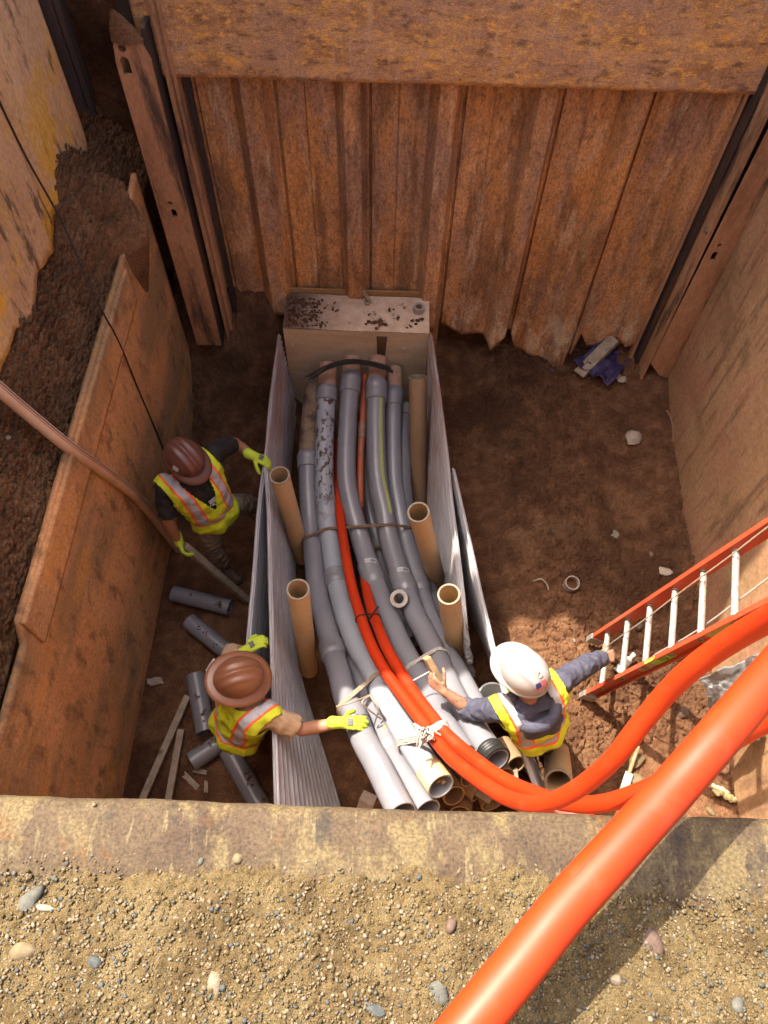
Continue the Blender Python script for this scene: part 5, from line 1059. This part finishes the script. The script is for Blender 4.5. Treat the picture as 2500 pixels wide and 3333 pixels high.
# shirt print
Lf = w1[3]; mbp = MB()
for k,(x,z,wd,hg) in enumerate([(-.012,.335,.055,.012),(-.012,.312,.055,.018),(-.030,.285,.018,.014),(-.004,.282,.02,.018),(.018,.29,.012,.01),(-.02,.262,.012,.012)]):
    c = Lf(x,.134,z); mbp.box(c,(wd/2,.002,hg/2),w1[2][:,0],w1[2][:,1],w1[2][:,2])
mbp.obj('shirt_print', M['white'], [o for o in w1[0].children if o.name.startswith('shirt')][0], False)['kind'] = 'stuff'
pt = w1[5]; MB().grid(np.array([[pt(1.35+.16*a, .74+.10*b, .0015) for a in np.linspace(-1,1,5)] for b in (-1,0,1)])).obj('hat_sticker', M['white'], w1[4], True)
# ---- near left worker: copper brown full brim hat, glove on the leftmost conduit
J2 = dict(head=Z(775,2212,1.37),neck=Z(800,2272,1.27),pelvis=Z(775,2365,.80),shR=Z(888,2350,1.22),shL=Z(742,2150,1.24),elR=Z(985,2374,1.09),wrR=Z(1108,2352,1.19),
    elL=Z(755,2118,1.00),wrL=Z(800,2118,1.14),hiR=Z(810,2385,.78),hiL=Z(760,2300,.78),knR=Z(835,2320,.42),anR=Z(800,2290,.10),knL=Z(795,2250,.42),anL=Z(770,2230,.10),toeR=np.array([.9,.3,0]),toeL=np.array([.9,.3,0]))
w2 = person('w2','person in shiny brown full brim hard hat reaching a glove to the leftmost conduit', J2, (.85,.35,-.35), (.30,.02,.95), dict(skin='skin',shirt='shirt_tan',trousers='khaki'), 'RL', ('hatcopper',True), ('beard',),
    curl={'R':hp((.97,.05,-.12),(0,0,-1),(.2,1,0),(.25,.35,.3)),'L':hp((.75,.5,.25),(.2,-.1,-1),(0,1,0),(.5,.7,.6))})
# ---- right worker: white hat, navy hoodie, back to the camera, wood block in hand
J3 = dict(head=Z(1702,2190,1.63),neck=Z(1725,2275,1.47),pelvis=Z(1752,2365,.98),shR=Z(1845,2210,1.41),shL=Z(1606,2318,1.41),elR=Z(1908,2165,1.19),wrR=Z(1962,2140,1.02),
    elL=Z(1530,2312,1.19),wrL=Z(1445,2250,1.30),hiR=Z(1795,2360,.92),hiL=Z(1742,2400,.92),knR=Z(1800,2370,.58),anR=Z(1792,2385,.36),knL=Z(1775,2410,.56),anL=Z(1768,2420,.36),toeR=np.array([-.3,.9,0]),toeL=np.array([-.3,.9,0]))
w3 = person('w3','person in white hard hat and navy hoodie with back turned beside the ladder', J3, (-.72,.62,-.30), (-.02,-.10,1), dict(skin='skin_tattoo',shirt='hoodie',trousers='navy'), '', ('hatwhite',False), ('hood',), sleeve='long',
    curl={'L':hp((-.75,.55,.25),(.25,.55,-.35),(.2,.2,1),(.75,.9,.6)),'R':hp((.8,.25,-.35),(.1,.3,-.9),(0,1,.2),(.6,.8,.6))})
# hood, stickers
B3,L3 = w3[2],w3[3]; hm = MB()
for t in np.linspace(-2.35,2.35,24):
    c = L3(.122*math.sin(t), -.030-.115*math.cos(t), .480-.055*math.cos(t)); ellipsoid(hm, c, (.040,.036,.030+.02*max(0,math.cos(t))), B3, 8)
ellipsoid(hm, L3(0,-.128,.37), (.130,.040,.115), B3); ellipsoid(hm, L3(.04,-.148,.33), (.05,.03,.07), B3)
hd = put(remesh(hm,.008,3),'hood',M['hoodie'],[o for o in w3[0].children if o.name.startswith('shirt')][0])
pt = w3[5]
def hat_patch(t0,t1,p0,p1,m,name,lift=.0015,n=6): return MB().grid(np.array([[pt(t,p,lift) for t in np.linspace(t0,t1,n)] for p in np.linspace(p0,p1,4)])).obj(name, M[m], w3[4], True, False)
fl = hat_patch(3.05,3.75,.46,.72,'white','flag_sticker')
for k in range(7):
    a = .46+.26*k/7; o = MB().grid(np.array([[pt(t,p,.0022) for t in np.linspace(3.05,3.75,7)] for p in (a,a+.02)])).obj('flag_stripe', M['flagred'], w3[4], True, False)
MB().grid(np.array([[pt(t,p,.003) for t in np.linspace(3.42,3.75,5)] for p in np.linspace(.46,.60,4)])).obj('flag_canton', M['flagblue'], w3[4], True, False)
def dia(s, lift, m, name):
    c,q = 3.10,.33; pts = [(0,-1),(.8,-.5),(.8,.5),(0,1),(-.8,.5),(-.8,-.5)]; MB().add([pt(c+a*s*.24,q+b*s*.085,lift) for a,b in pts],[(0,1,2,3,4,5)]).obj(name, M[m], w3[4], False, False)
dia(1,.0022,'ink','emblem_sticker'); dia(.85,.0030,'greyst','emblem_field'); MB().grid(np.array([[pt(t,p,.004) for t in np.linspace(2.88,3.32,5)] for p in (.305,.355)])).obj('emblem_band', M['white'], w3[4], True, False)
# the wood block in the left hand
wl = w3[1]['wrL']; d = unit((-.75,.55,.25)); c = wl+d*.085+np.array([.02,.045,-.012]); ax = unit(Z(1370,2165,1.40)-Z(1415,2245,1.28))
block(c-ax*.10, c+ax*.13, .040, .05, 'short wood block held upright by the white helmeted worker')
tag(MB().tube(spline([Z(1345,2215,1.17),Z(1400,2185,1.2),Z(1420,2170,1.18)],14), .005, 6).obj('strap', M['rope']), 'pale strap end running behind the held wood block', 'strap')
